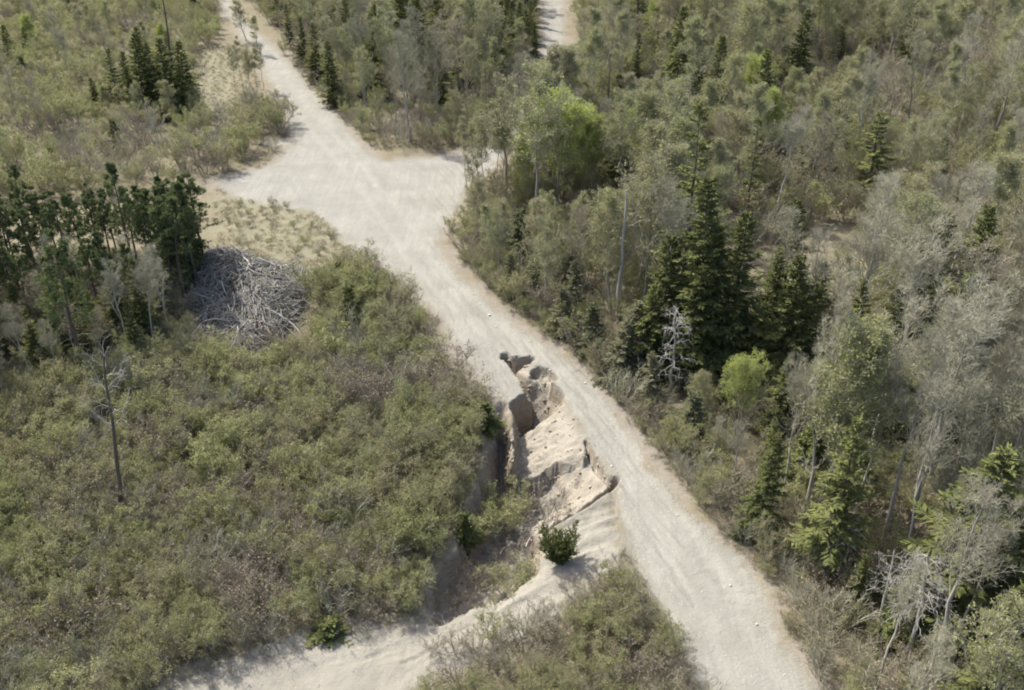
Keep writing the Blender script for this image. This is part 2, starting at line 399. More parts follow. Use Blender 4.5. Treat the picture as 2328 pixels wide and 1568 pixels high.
def spruce(seed, h, wid, nb, t0=.06, lm='spruce', gap=0.0, dead=.0):
    rng = np.random.default_rng(seed)
    tk = trunk_line(h, rng, .2, .025)
    tt = np.sort(np.concatenate([t0 + (1 - t0) * (np.arange(nb) + rng.uniform(-.5, .5, nb)) / nb])); tt = np.clip(tt, t0, .985)
    if gap: tt = tt[rng.random(nb) > gap * np.abs(np.sin(tt * 11 + seed))]
    n = len(tt); K = tk.shape[1]
    f = tt * (K - 1); i = np.clip(f.astype(int), 0, K - 2); w = (f - i)[:, None]
    p = tk[0, i] * (1 - w) + tk[0, i + 1] * w
    az = np.arange(n) * 2.39996 + rng.normal(0, .5, n)
    L = 1.3 * wid * (1 - tt) ** .85 * rng.uniform(.45, 1.25, n) + .2
    L *= np.where(tt < .2, .75 + 1.2 * tt, 1)
    dirh = np.stack([np.cos(az), np.sin(az), np.zeros(n)], 1)
    s = np.linspace(0, 1, 5)[None, :, None]
    rise = (.05 + .5 * tt ** 2)[:, None, None]
    bl = p[:, None, :] + dirh[:, None, :] * L[:, None, None] * s + np.array([0, 0, 1.]) * L[:, None, None] * (rise * s - .42 * s ** 1.5 * (1 - .6 * tt[:, None, None]) + .17 * s ** 3)
    live = rng.random(n) > dead * (1 - tt)
    parts = [tubes(bl, .035 * (1 - tt) + .012, .006, 3, M['darkbark'])]
    lv = bl[live]; Ll = L[live]
    m = 36
    P, D = along(lv, m, rng, .12, 1.0)
    side = np.cross(D, [0, 0, 1.]); sg = rng.choice([-1, 1], len(P))[:, None]
    sd_ = np.tile(np.linspace(0, 1, 1), 1)
    dist = np.linalg.norm((P - np.repeat(lv[:, 0], m, 0)), axis=1) / np.repeat(Ll, m)
    ln = np.repeat(Ll, m) * (.42 - .26 * np.clip(dist, 0, 1)) * rng.uniform(.6, 1.05, len(P)) + .09
    Dn = D * .75 + side * sg * .8 + np.array([0, 0, -.22]) + rng.normal(0, .18, D.shape)
    parts.append(blades(P, Dn, ln, ln * .26 + .04, M[lm], rng, np.array([0, 0, 1.]) + rng.normal(0, .35, P.shape)))
    # hanging sprays under and short ones over each branch
    P, D = along(lv, 11, rng, .2, 1.0)
    Dn = D * .6 + rng.normal(0, .5, D.shape) + np.array([0, 0, -.35])
    parts.append(blades(P, Dn, rng.uniform(.18, .42, len(P)), .12, M[lm], rng))
    # leader and inner shoots
    P, D = along(tk, 60, rng, .45, 1.0); Dn = rng.normal(0, 1, P.shape) * [1, 1, .3]
    parts.append(blades(P, Dn, rng.uniform(.2, .45, len(P)), .12, M[lm], rng))
    return mk_mesh('trunk', [tubes(tk, .012 * h + .03, .012, 7, M['darkbark'])]), mk_mesh('crown', parts), h

def pine(seed, h, spread, t0):
    rng = np.random.default_rng(seed)
    tk = trunk_line(h, rng, .2, .02)
    l1, t = sprout(tk, 34, t0, .99, 1.2, spread, rng, .25, 5, .12, .82)
    l2, _ = sprout(l1, 7, .3, 1.0, .8, np.linalg.norm(l1[:, -1] - l1[:, 0], axis=1) * .42, rng, .35, 3, .15)
    parts = [tubes(l1, .04, .012, 4, M['darkbark']), tubes(l2, .014, .006, 3, M['darkbark'])]
    P, D = along(l2, 19, rng, .4, 1.05)
    Dn = D * .7 + rng.normal(0, .75, D.shape) + [0, 0, .25]
    parts.append(blades(P, Dn, rng.uniform(.2, .4, len(P)), .09, M['pine'], rng))
    P, D = along(l1, 10, rng, .5, 1.0); Dn = D * .6 + rng.normal(0, .7, D.shape)
    parts.append(blades(P, Dn, rng.uniform(.2, .32, len(P)), .07, M['pine'], rng))
    dl, _ = sprout(tk, 12, .12, t0, 1.45, spread * .7, rng, -.1, 4, -.05, .2)      # dead lower limbs
    parts.append(tubes(dl, .018, .006, 3, M['twig']))
    return mk_mesh('trunk', [tubes(tk, .012 * h + .04, .02, 7, M['darkbark'])]), mk_mesh('crown', parts), h

def shrub(seed, h, wid, stems, nleaf, lm, tw, size=.066, twl=4):
    rng = np.random.default_rng(seed)
    az = rng.uniform(0, 6.28, stems); sp = rng.uniform(.1, 1, stems) * wid
    s = np.linspace(0, 1, 5)[None, :, None]
    hh = h * rng.uniform(.55, 1.0, stems)
    base = np.stack([np.cos(az) * .12, np.sin(az) * .12, np.zeros(stems)], 1) * rng.uniform(0, 3, (stems, 1))
    d = np.stack([np.cos(az) * sp, np.sin(az) * sp, hh], 1)
    st = base[:, None, :] + d[:, None, :] * s * [1, 1, 1] + np.stack([np.cos(az), np.sin(az), np.zeros(stems)], 1)[:, None, :] * (.25 * wid * s * s) + rng.normal(0, .06 * h, (stems, 5, 3)) * s * [1, 1, .3]
    l2, _ = sprout(st, 8, .2, 1.0, .6, .34 * h, rng, .5, 3, .1, .45)
    l3, _ = sprout(l2, twl, .2, 1.0, .7, .16 * h, rng, .4, 2, 0)
    parts = [tubes(st, .022, .007, 3, tw), tubes(l2, .011, .005, 3, tw), tubes(l3, .007, .004, 3, tw)]
    if nleaf:
        P, D = along(l3, nleaf, rng, .1, 1.15); P = P + rng.normal(0, .05, P.shape); D = D + rng.normal(0, .8, D.shape)
        parts.append(blades(P, D, rng.uniform(.6, 1.4, len(P)) * size, rng.uniform(.6, 1.0, len(P)) * size, lm, rng))
    return mk_mesh('shrub', parts), h

def dead_tree(seed, h, r, nlimb, t0, llen, droop, sub=4, mat=None, top=.35, bark=None, K=9):
    rng = np.random.default_rng(seed); mat = mat or M['deadwood']
    tk = trunk_line(h, rng, .22, .02, K)
    l1, t = sprout(tk, nlimb, t0, .98, 1.15 if droop < .1 else 1.35, llen, rng, .2 - droop, 5, .15 - droop, .45, .2)
    parts = [tubes(l1, r * .34 * (1 - t * .6), .008, 4, mat)]; bk = bark or mat
    if sub:
        l2, _ = sprout(l1, sub, .25, 1, .8, np.linalg.norm(l1[:, -1] - l1[:, 0], axis=1) * .45, rng, .1 - droop, 3, -droop * .4)
        parts.append(tubes(l2, .014, .005, 3, mat))
        l3, _ = sprout(l2, 3, .25, 1, .8, .3, rng, 0, 2, 0); parts.append(tubes(l3, .008, .004, 3, mat))
    return mk_mesh('trunk', [tubes(tk, r, r * top, 7, bk)]), mk_mesh('crown', parts), h

def tuft(seed):
    rng = np.random.default_rng(seed); n = 46
    P = np.concatenate([rng.normal(0, .16, (n, 2)), np.zeros((n, 1))], 1)
    D = np.stack([rng.normal(0, .5, n), rng.normal(0, .5, n), np.ones(n)], 1)
    return mk_mesh('tuft', [blades(P, D, rng.uniform(.12, .32, n), .03, M['drygrass'], rng)])

def pebble(seed):
    rng = np.random.default_rng(seed)
    n, k = 8, 5
    th = np.linspace(0, 2 * math.pi, n, endpoint=False)[None, :]; ph = np.linspace(-1.45, 1.45, k)[:, None]
    rad = 1 + rng.normal(0, .12, (k, n))
    v = np.stack([np.cos(ph) * np.cos(th) * rad, np.cos(ph) * np.sin(th) * rad * .8, np.sin(ph) * rad * .6 + np.zeros((k, n))], -1).reshape(-1, 3)
    idx = np.arange(n * k).reshape(k, n)
    q = np.stack([idx[:-1], np.roll(idx[:-1], -1, 1), np.roll(idx[1:], -1, 1), idx[1:]], -1).reshape(-1, 4)
    cap = np.array([[idx[-1, 0], idx[-1, 1], idx[-1, 2], idx[-1, 3]], [idx[-1, 0], idx[-1, 3], idx[-1, 4], idx[-1, 5]], [idx[-1, 0], idx[-1, 5], idx[-1, 6], idx[-1, 7]]])
    return mk_mesh('stone', [(v, np.concatenate([q, cap]), M['stone'], np.full(len(v), .5))])

# ------------------------------------------------------------------ things
THINGS = []                              # scattered things waiting for a label: dict(o, kind phrase, crown point)
def tag(o, label=None, cat=None, group=None, kind=None):
    if label: o['label'] = label
    if cat: o['category'] = cat
    if group: o['group'] = group
    if kind: o['kind'] = kind
    return o

def struct(name, me):
    o = bpy.data.objects.new(name, me); COL.objects.link(o); o['kind'] = 'structure'; return o

# ------------------------------------------------------------------ land
def lines(segs):
    out = []
    for a, b, st in segs: out += list(np.arange(a, b - 1e-6, st))
    out.append(segs[-1][1]); return np.array(out)
def build_land():
    xs = lines([(-700, -200, 50), (-200, -100, 8), (-100, -45, 1.2), (-45, -22, .55), (-22, -7.2, .3), (-7.2, 9, .1), (9, 20, .3), (20, 60, 1.0), (60, 110, 1.6), (110, 200, 8), (200, 700, 50)])
    ys = lines([(-300, 0, 50), (0, 24, 3), (24, 33, .4), (33, 60.5, .105), (60.5, 110, .35), (110, 190, .8), (190, 240, 3), (240, 1200, 60)])
    X, Y = np.meshgrid(xs, ys); sh = X.shape
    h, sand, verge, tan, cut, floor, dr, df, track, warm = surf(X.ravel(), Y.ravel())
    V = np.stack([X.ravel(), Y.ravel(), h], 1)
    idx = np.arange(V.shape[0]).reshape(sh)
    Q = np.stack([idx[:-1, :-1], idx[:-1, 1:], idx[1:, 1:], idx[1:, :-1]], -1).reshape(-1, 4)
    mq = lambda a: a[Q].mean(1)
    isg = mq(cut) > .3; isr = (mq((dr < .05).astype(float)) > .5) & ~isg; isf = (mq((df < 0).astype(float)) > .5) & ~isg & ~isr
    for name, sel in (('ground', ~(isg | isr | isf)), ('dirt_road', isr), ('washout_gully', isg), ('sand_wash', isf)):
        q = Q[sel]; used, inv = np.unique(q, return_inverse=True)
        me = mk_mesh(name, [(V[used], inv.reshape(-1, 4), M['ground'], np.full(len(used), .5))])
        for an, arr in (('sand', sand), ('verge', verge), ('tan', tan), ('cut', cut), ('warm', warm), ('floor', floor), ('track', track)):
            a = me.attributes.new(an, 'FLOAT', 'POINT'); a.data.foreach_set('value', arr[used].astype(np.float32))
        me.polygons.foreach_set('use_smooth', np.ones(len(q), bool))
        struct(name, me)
build_land()
# ------------------------------------------------------------------ plant kinds
m_ = M
KINDS = dict(
    green=dict(name='budding_tree', cat='tree', ph='olive green budding tree', P=[
        broadleaf(11, 10, 3.0, .32, 16, 6, 0, m_['green'], m_['twig'], m_['bark']),
        broadleaf(12, 11, 2.7, .38, 17, 7, 0, m_['green'], m_['twig'], m_['bark']),
        broadleaf(13, 9, 2.6, .25, 16, 7, 0, m_['pale'], m_['tantwig'], m_['bark']),
        broadleaf(14, 11, 2.4, .36, 16, 7, 0, m_['pale'], m_['twig'], m_['palebark'], .09)]),
    yellow=dict(name='leafing_tree', cat='tree', ph='bright yellow-green leafing tree', P=[
        broadleaf(21, 8.5, 2.9, .2, 20, 17, 0, m_['yellow'], m_['twig'], m_['bark'], .10, .11),
        broadleaf(22, 9.5, 2.5, .25, 20, 16, 0, m_['yellow'], m_['twig'], m_['bark'], .10, .11)]),
    bare=dict(name='bare_tree', cat='tree', ph='leafless grey tree', P=[
        broadleaf(31, 12, 3.1, .40, 17, 0, 0, None, m_['twig'], m_['palebark'], .15),
        broadleaf(32, 11, 2.6, .36, 16, 1, 0, m_['green'], m_['twig'], m_['bark'], .14, .1),
        broadleaf(33, 13, 3.0, .48, 16, 0, 0, None, m_['twig'], m_['palebark'], .16)]),
    tan=dict(name='bare_tree', cat='tree', ph='leafless tan-twigged tree', P=[
        broadleaf(41, 11, 3.0, .34, 17, 2, 0, m_['brown'], m_['tantwig'], m_['bark'], .11, .09),
        broadleaf(42, 10, 2.5, .30, 16, 2, 0, m_['olive'], m_['tantwig'], m_['bark'], .10, .09)]),
    round=dict(name='leafing_tree', cat='tree', ph='dense green leafing tree', P=[
        broadleaf(24, 9, 2.7, .25, 20, 15, 0, m_['green'], m_['twig'], m_['palebark'], .10, .11)]),
    slim=dict(name='slim_sapling', cat='sapling', ph='slim pale-stemmed sapling', P=[
        broadleaf(51, 8, 1.2, .35, 13, 3, 0, m_['green'], m_['tantwig'], m_['palebark'], .05, .11, 2),
        broadleaf(52, 9, 1.1, .42, 12, 4, 0, m_['green'], m_['twig'], m_['palebark'], .055, .11, 2)]),
    spruce=dict(name='spruce_tree', cat='spruce', ph='dense dark green spruce', P=[
        spruce(61, 13, 2.5, 150), spruce(62, 11, 2.3, 130, .05), spruce(63, 14, 2.3, 150, .10, gap=.3)]),
    scrag=dict(name='spruce_tree', cat='spruce', ph='thin scraggly spruce', P=[
        spruce(71, 14, 1.9, 105, .12, gap=.45, dead=.35), spruce(72, 12, 2.2, 95, .12, gap=.4, dead=.4)]),
    small=dict(name='young_spruce', cat='spruce', ph='short bushy young spruce', P=[
        spruce(81, 4.5, 1.5, 70, .02), spruce(82, 3.6, 1.3, 60, .02)]),
    fir=dict(name='young_fir', cat='fir', ph='soft grey-green young conifer', P=[
        spruce(85, 7, 1.9, 100, .03, 'fir'), spruce(86, 6, 1.8, 90, .03, 'fir'), spruce(87, 8, 1.8, 100, .05, 'fir', gap=.3)]),
    pine=dict(name='pine_tree', cat='pine', ph='tall bare-stemmed pine', P=[
        pine(91, 13, 2.1, .38), pine(92, 14, 1.9, .45), pine(93, 12, 2.2, .34), pine(94, 13, 1.8, .4)]),
    shrub_g=dict(name='leafy_shrub', cat='shrub', ph='olive green shrub', P=[
        shrub(101, 2.6, .9, 9, 12, m_['green'], m_['tantwig']), shrub(102, 2.3, 1.0, 9, 12, m_['olive'], m_['redtwig']), shrub(103, 3.0, .9, 9, 11, m_['olive'], m_['twig'])]),
    shrub_y=dict(name='leafy_shrub', cat='shrub', ph='pale green shrub', P=[
        shrub(111, 2.4, .9, 8, 11, m_['pale'], m_['tantwig'], .07)]),
    shrub_b=dict(name='bare_shrub', cat='shrub', ph='brown leafless shrub', P=[
        shrub(121, 2.1, 1.0, 11, 1, m_['brown'], m_['redtwig'], .08, 4), shrub(122, 2.5, .8, 10, 1, m_['olive'], m_['tantwig'], .08, 4), shrub(123, 2.2, .9, 11, 0, None, m_['twig'], .08, 4)]),
)
RNG = random.Random(7)

def put(kind, x, y, h=None, label=None, v=None, group=None, z=None, sx=1.0):
    """one plant: an Empty at its foot with trunk and crown, or a single mesh for shrubs"""
    k = KINDS[kind]; P = k['P'][RNG.randrange(len(k['P'])) if v is None else v]
    z = hz(x, y) if z is None else z
    h0 = P[-1]; s = (h / h0) if h else RNG.uniform(.75, 1.2)
    sc_ = (s * sx * RNG.uniform(.9, 1.1), s * sx * RNG.uniform(.9, 1.1), s)
    rot = (RNG.gauss(0, .025), RNG.gauss(0, .025), RNG.uniform(0, 6.283))
    if len(P) == 2:
        o = bpy.data.objects.new(k['name'], P[0]); COL.objects.link(o)
    else:
        o = bpy.data.objects.new(k['name'], None); o.empty_display_size = .3; COL.objects.link(o)
        for nm, me in (('trunk', P[0]), ('crown', P[1])):
            c = bpy.data.objects.new(nm, me); COL.objects.link(c); c.parent = o
    o.location = (x, y, z - .05); o.rotation_euler = rot; o.scale = sc_
    tag(o, label, k['cat'], group)
    THINGS.append(dict(o=o, ph=k['ph'], p=pix(x, y, z + h0 * s * .6), d=math.hypot(x, y), lab=label))
    return o

def hgt(bx, by, ty):                     # height of something whose foot is at (bx, by) and whose tip reaches row ty
    x, y, z = at(bx, by); v = (ty - IH / 2) / F
    return x, y, CAM_H - y * (ST + v * CT) / (CT - v * ST) - z

def hero(kind, bx, by, ty, label, v=None, sx=1.0, group=None):
    x, y, h = hgt(bx, by, ty); return put(kind, x, y, h, label, v, group, None, sx)

# ---- trees one can single out
hero('scrag', 1540, 760, 232, 'tallest slender spruce, its ragged tip standing well right of the bright yellow-green tree', 0, 1.0)
hero('spruce', 1565, 840, 398, 'big dark spruce standing just in front of the tallest slender spruce', 0, 1.0)
hero('spruce', 1648, 845, 485, 'pointed spruce with sunlit left side, between the two darkest big spruces', 1, 1.0)
hero('spruce', 1765, 880, 572, 'broad dark spruce right behind the round green tree with pale trunk', 0, 1.15)
hero('spruce', 1465, 850, 640, 'shorter spruce at left foot of the big dark spruces, near the road', 1, 1.2)
hero('scrag', 1692, 520, 262, 'thin half-bare spruce with short stubby branches in the pale green woods', 0, .9)
hero('scrag', 1965, 480, 256, 'scraggly wide spruce with drooping grey-green boughs, alone among bare trees', 1, 1.5)
hero('spruce', 2120, 450, 305, 'small dark lone spruce among the bare grey trees near right edge', 1, .8)
hero('spruce', 1797, 210, 20, 'dark spruce behind a thin pale trunk near top of the photo', 1, 1.0)
hero('spruce', 1985, 130, -30, 'layered spruce touching the top edge right of the photo middle', 2, .9)
hero('scrag', 1905, 165, 45, 'ragged small spruce just left of the layered spruce at the top', 0, 1.2)
hero('spruce', 1440, 210, 72, 'narrow dark spruce right of the far track, above two dark bushy ones', 2, .8)
hero('spruce', 1402, 262, 172, 'left one of two low bushy dark spruces above the bright green tree', 1, 1.4)
hero('spruce', 1450, 255, 180, 'right one of two low bushy dark spruces above the bright green tree', 1, 1.3)
hero('spruce', 1550, 210, 90, 'narrow spruce pair member with the longer dark crown, top middle right', 0, .7)
hero('scrag', 1515, 240, 105, 'narrow thin spruce left beside the longer dark crowned one, top middle right', 1, .8)
hero('scrag', 1384, 110, -20, 'very thin dark spruce at top edge, right of the far track', 0, .8)
hero('spruce', 1530, 100, -30, 'dark spruce cut by the top edge above the narrow spruce pair', 0, .7)
hero('spruce', 1805, 450, 372, 'small spruce between the half-bare thin spruce and the scraggly wide one', 1, .9)
hero('spruce', 2110, 1400, 985, 'big bushy dark green spruce at lower right beside bare trunks', 1, 1.35)
hero('spruce', 2215, 1440, 1150, 'lower dark spruce at right behind the drooping dead tree', 0, 1.3)
hero('spruce', 1872, 1300, 930, 'shaded dark spruce behind the white dead spruce', 2, 1.1)
hero('spruce', 1985, 1010, 800, 'dark spruce partly hidden behind bare grey trees at right', 1, 1.0)
hero('spruce', 1605, 620, 505, 'small sunlit spruce top showing behind the big dark spruces', 1, .9)
for bx, by, ty in [(1345, 805, 690), (1405, 870, 730), (1480, 930, 800), (1285, 755, 650), (1440, 850, 690), (1570, 1010, 890), (1210, 690, 590)]:
    hero('fir', bx, by, ty, None, None, 1.05)
for i, (bx, by, ty) in enumerate([(1600, 850, 515), (1500, 830, 540), (1822, 895, 640), (1560, 870, 600)]):
    hero('spruce', bx, by, ty, None, i % 3, 1.1)
for i, (bx, by, ty, sx) in enumerate([(720, 185, 48, .9), (762, 240, 90, 1.), (800, 150, -25, 1.), (890, 140, 5, 1.), (955, 190, 5, .9), (1003, 250, 128, 1.1), (985, 215, 88, 1.), (735, 130, 30, 1.),
        (832, 200, 70, 1.), (1150, 100, -30, .8), (1120, 90, -25, .9), (915, 95, -40, 1.), (690, 150, 40, .9), (1200, 125, 20, .9), (1212, 60, -50, .9), (1208, 100, 0, .9), (1214, 135, 50, .8), (660, 110, 10, .9)]):
    hero('spruce', bx, by, ty, None, i % 3, sx)
for i, (bx, by, ty, sx) in enumerate([(298, 240, 118, 1.), (330, 255, 72, .9), (362, 258, 92, 1.), (396, 262, 82, 1.), (426, 245, 90, 1.), (268, 245, 112, .9), (350, 225, 60, .9), (226, 255, 180, 1.1),
        (395, 215, 70, .9), (312, 262, 150, 1.1), (420, 262, 140, 1.)]):
    hero('spruce', bx, by, ty, None, i % 3, sx * 1.15)
hero('small', 60, 192, 132, 'tiny lone dark spruce in the far left green scrub', 0, .8)
hero('small', 268, 342, 270, 'small dark spruce below the left spruce clump', 0, .9)
hero('small', 127, 380, 332, 'narrow tiny spruce in the left scrub above the pine row', 1, .7)
hero('spruce', 32, 165, 60, 'left of two dark far spruces at the upper left edge', 1, 1.1)
hero('spruce', 68, 155, 66, 'right of two dark far spruces at the upper left edge', 1, 1.)
hero('small', 803, 742, 650, 'dark young spruce between the brush pile and the road', 0, 1.0)
hero('small', 768, 665, 598, 'smaller dark spruce just above the young spruce beside the brush pile', 1, 1.0)
hero('small', 1104, 965, 905, 'little dark spruce on the thicket bank beside the slab end of the washout', 1, 1.2)
hero('small', 1058, 1200, 1115, 'dark shaded spruce on the thicket bank above the gully floor', 0, .9)
PINES = [(x + dx, y, t) for (x, y, t) in [(440, 566, 398), (392, 580, 404), (350, 590, 425), (310, 585, 432), (270, 590, 428), (232, 600, 436), (192, 600, 442), (155, 610, 436), (118, 620, 448), (82, 625, 450), (45, 630, 440), (8, 640, 446), (-30, 650, 440)] for dx in (0,)]
for bx, by, ty in PINES + [(420, 690, 450), (405, 645, 420), (445, 640, 405), (428, 640, 430), (398, 668, 442), (360, 655, 432), (438, 612, 415), (462, 592, 390), (412, 600, 402), (366, 610, 418), (312, 612, 428), (258, 616, 440), (206, 622, 430), (150, 640, 442), (96, 650, 456), (44, 660, 448), (-10, 665, 432), (336, 575, 410), (236, 585, 415), (120, 600, 425), (390, 570, 395), (20, 610, 420), (-70, 680, 430)]:
    hero('pine', bx, by, ty, None, None, 1.25 if bx > 395 else 1.0)  # near the brush pile, some pines added and crowns widened to shade it
hero('yellow', 1275, 480, 228, 'largest bright yellow-green tree, tall and wide, at the forest edge above the junction', 0, 1.25)
hero('yellow', 1205, 460, 318, 'lower bright yellow-green tree at left foot of the largest one', 0, 1.1)
hero('yellow', 1340, 470, 262, 'bright green tree touching the right side of the largest yellow-green tree', 1, 1.1)
hero('yellow', 1668, 990, 815, 'bright yellow-green tree in front of the big dark spruces', 0, 1.0)
hero('round', 1855, 1190, 762, 'round dense green tree on a pale slender trunk', 0, 1.0)
hero('green', 1580, 985, 868, 'dome-shaped green small tree left of the bright one before the dark spruces', 2, 1.2)
hero('round', 2330, 1500, 1215, 'leafy green tree cut by the right edge near the bottom', 0, 1.0)
hero('yellow', 372, 130, 58, 'yellow-green tree rising above the left spruce clump', 1, 1.)
hero('green', 560, 92, 10, 'pale green tree beside the top end of the main road', 2, 1.35)
hero('green', 583, 122, 42, 'lower pale green tree hanging over the left side of the upper road', 3, 1.3)
hero('round', 250, 262, 200, None, 0, 1.1)
hero('green', 325, 275, 195, None, 0, 1.2)
hero('green', 392, 280, 190, None, 2, 1.2)
hero('yellow', 605, 270, 222, 'small yellow-green tree at the left edge of the upper road', 0, 1.2)
hero('yellow', 1450, 420, 232, None, 1, 1.)
for i, (bx, by, ty) in enumerate([(536, 205, 100), (556, 212, 88), (571, 225, 95), (586, 228, 105), (600, 205, 90)]):
    hero('slim', bx, by, ty, None, i % 2, 1.)
for i, (bx, by, ty) in enumerate([(1085, 420, 240), (1062, 440, 270), (1100, 450, 250), (1125, 470, 262), (1075, 480, 330), (1180, 380, 230), (1200, 350, 215)]):
    hero('slim', bx, by, ty, None, i % 2, 1.1)
for kind, bx, by, ty, lab, sx in [('bare', 1965, 1090, 690, 'tall leafless tree with a slender pale trunk right of the round green tree', .9), ('bare', 2065, 1190, 720, 'leafless tree with forked pale trunk and wide grey crown', 1.2),
        ('bare', 2190, 1260, 840, 'large leafless grey tree behind the big bushy spruce', 1.1), ('bare', 2100, 1560, 1130, 'leafless tree with pale trunk leaning right near the bottom right', 1.),
        ('bare', 2290, 1100, 700, 'wide leafless grey tree at the right edge, mid height', 1.3), ('tan', 2150, 960, 600, 'wide leafless tan tree above the forked pale trunk', 1.3),
        ('bare', 1825, 1190, 700, 'slender leafless pale trunk standing through the round green tree', .7), ('bare', 2060, 300, 95, 'dark-stemmed leafless tree with forked top in the upper right woods', 1.),
        ('bare', 2185, 420, 230, 'silvery leafless tree with upright limbs above the small lone spruce', 1.), ('bare', 1990, 1570, 1290, 'leafless tree with thin pale trunk just left of the drooping dead tree', .8)]:
    hero(kind, bx, by, ty, lab, None, sx)

for bx, by, ty in [(1930, 1200, 820), (2000, 1250, 800), (2130, 1300, 900), (2240, 1350, 950), (2040, 1330, 900), (2290, 1450, 1050), (2150, 1500, 1180), (1780, 1150, 830), (2260, 1250, 800), (2210, 1180, 740)]:
    hero('bare', bx, by, ty, None, None, .75)

for bx, by, ty in [(424, 622, 425), (404, 655, 445), (446, 603, 420)]:  # added spruces, dense so their shadow darkens the brush pile's left half
    hero('spruce', bx, by, ty, None, None, 1.0)

# ---- standing dead trees
def snag(bx, by, ty, label, r, nl, t0, ll, droop, sub, seed, mat=None, name='dead_tree', top=.35, bark=None):
    x, y, h = hgt(bx, by, ty); T, Cr, _ = dead_tree(seed, h, r, nl, t0, ll, droop, sub, mat, top, bark)
    o = bpy.data.objects.new(name, None); COL.objects.link(o); o.location = (x, y, hz(x, y) - .1); tag(o, label, 'dead tree'); o.rotation_euler = (0, .13 if seed == 201 else 0, 0)
    for nm, me in (('trunk', T), ('branches', Cr)):
        c = bpy.data.objects.new(nm, me); COL.objects.link(c); c.parent = o
    return o
snag(285, 1178, 800, 'tall bare grey snag with broken branching top, alone in the lower left thicket', .15, 14, .58, 1.9, -.3, 4, 201, M['deadwood'], bark=M['darkbark'])
snag(1405, 738, 438, 'pale bare trunk with few side limbs at forest edge beside the road bend', .17, 9, .45, 2.2, -.1, 3, 202, M['palebark'])
snag(1520, 900, 700, 'grey dead spruce with many thin drooping branches before the big dark spruces', .12, 34, .2, 1.6, .35, 4, 203)
snag(1890, 1310, 1160, 'white dead spruce with broken top and stiff bare branches at right of the road', .15, 26, .25, 1.7, .12, 4, 204, None, 'dead_tree', .55)
snag(2050, 1500, 1265, 'dead tree with a mop of drooping grey twigs at lower right', .12, 46, .55, 1.7, .5, 6, 205)
snag(1985, 1440, 1245, 'leaning dead trunk with few twigs left of the drooping dead tree', .1, 14, .5, 1.1, .2, 4, 206)
snag(408, 245, -30, 'tall thin dead spar standing out of the left spruce clump', .17, 10, .3, .7, 0, 0, 207, M['darkbark'])
snag(152, 142, 92, 'short dark dead stub pair in the far left scrub', .16, 5, .5, .9, -.3, 2, 208, M['darkbark'])
snag(96, 208, 172, 'small dark dead stub below the tiny lone spruce', .14, 5, .5, .8, -.2, 2, 209, M['darkbark'])
snag(1332, 262, 105, 'left of two thin dead poles above the largest yellow-green tree', .14, 8, .4, .7, 0, 2, 210, M['bark'])
snag(1378, 282, 142, 'right of two thin dead poles above the largest yellow-green tree', .13, 8, .4, .7, 0, 2, 211, M['darkbark'])
snag(1597, 1085, 1005, 'short thin dead stem by the right roadside shrubs', .06, 5, .4, .5, 0, 1, 212)
snag(1690, 470, 400, None or 'low pale dead stem under the half-bare thin spruce', .08, 6, .4, .7, 0, 2, 213)
snag(936, 1140, 1042, 'thin dark dead pole in the thicket left of the gully', .05, 3, .6, .4, 0, 0, 214, M['darkbark'])
snag(1600, 800, 770, 'small white dead top poking out of the big dark spruces', .07, 14, .2, .8, .1, 3, 215)
snag(2085, 1130, 880, 'dead grey trunk with broken limbs between the wide bare trees', .12, 10, .4, 1.6, -.1, 4, 216)
snag(1835, 1190, 1040, 'stubby dead stem with one side limb beside the pale slender trunk', .09, 6, .6, 1.1, -.1, 3, 217)
snag(2020, 270, 205, 'short white birch stem without crown in the upper right woods', .1, 3, .6, .8, -.3, 1, 218)
snag(50, 940, 895, 'pale dead stem at left edge in the dark shade', .09, 4, .5, .7, 0, 1, 219)

# ------------------------------------------------------------------ scattered trees
TAKEN = [(t['o'].location.x, t['o'].location.y) for t in THINGS]
def scatter(pts, n, mind, seed, road=1.6, tries=40, taken=TAKEN, extra=None):
    P = poly(pts); rng = np.random.default_rng(seed); lo, hi = P.min(0), P.max(0); out = []
    cand = rng.uniform(lo, hi, (n * tries, 2)); cand = cand[sdp(P, cand[:, 0], cand[:, 1]) < 0]
    h, sand, vg, tn, cut, fl, dr, df, _t, _w = surf(cand[:, 0], cand[:, 1])
    ok = (dr > road) & (df > road * .5) & (cut > -9 if cut is None else (cut < .05))
    if extra is not None: ok &= extra(cand[:, 0], cand[:, 1])
    cand = np.column_stack([cand, h])[ok]
    grid = {}
    for x, y in taken: grid.setdefault((int(x // mind), int(y // mind)), []).append((x, y))
    for x, y, z in cand:
        gx, gy = int(x // mind), int(y // mind)
        if any((x - a) ** 2 + (y - b) ** 2 < mind * mind for i in (-1, 0, 1) for j in (-1, 0, 1) for a, b in grid.get((gx + i, gy + j), ())): continue
        grid.setdefault((gx, gy), []).append((x, y)); out.append((x, y, z)); taken.append((x, y))
        if len(out) >= n: break
    return out

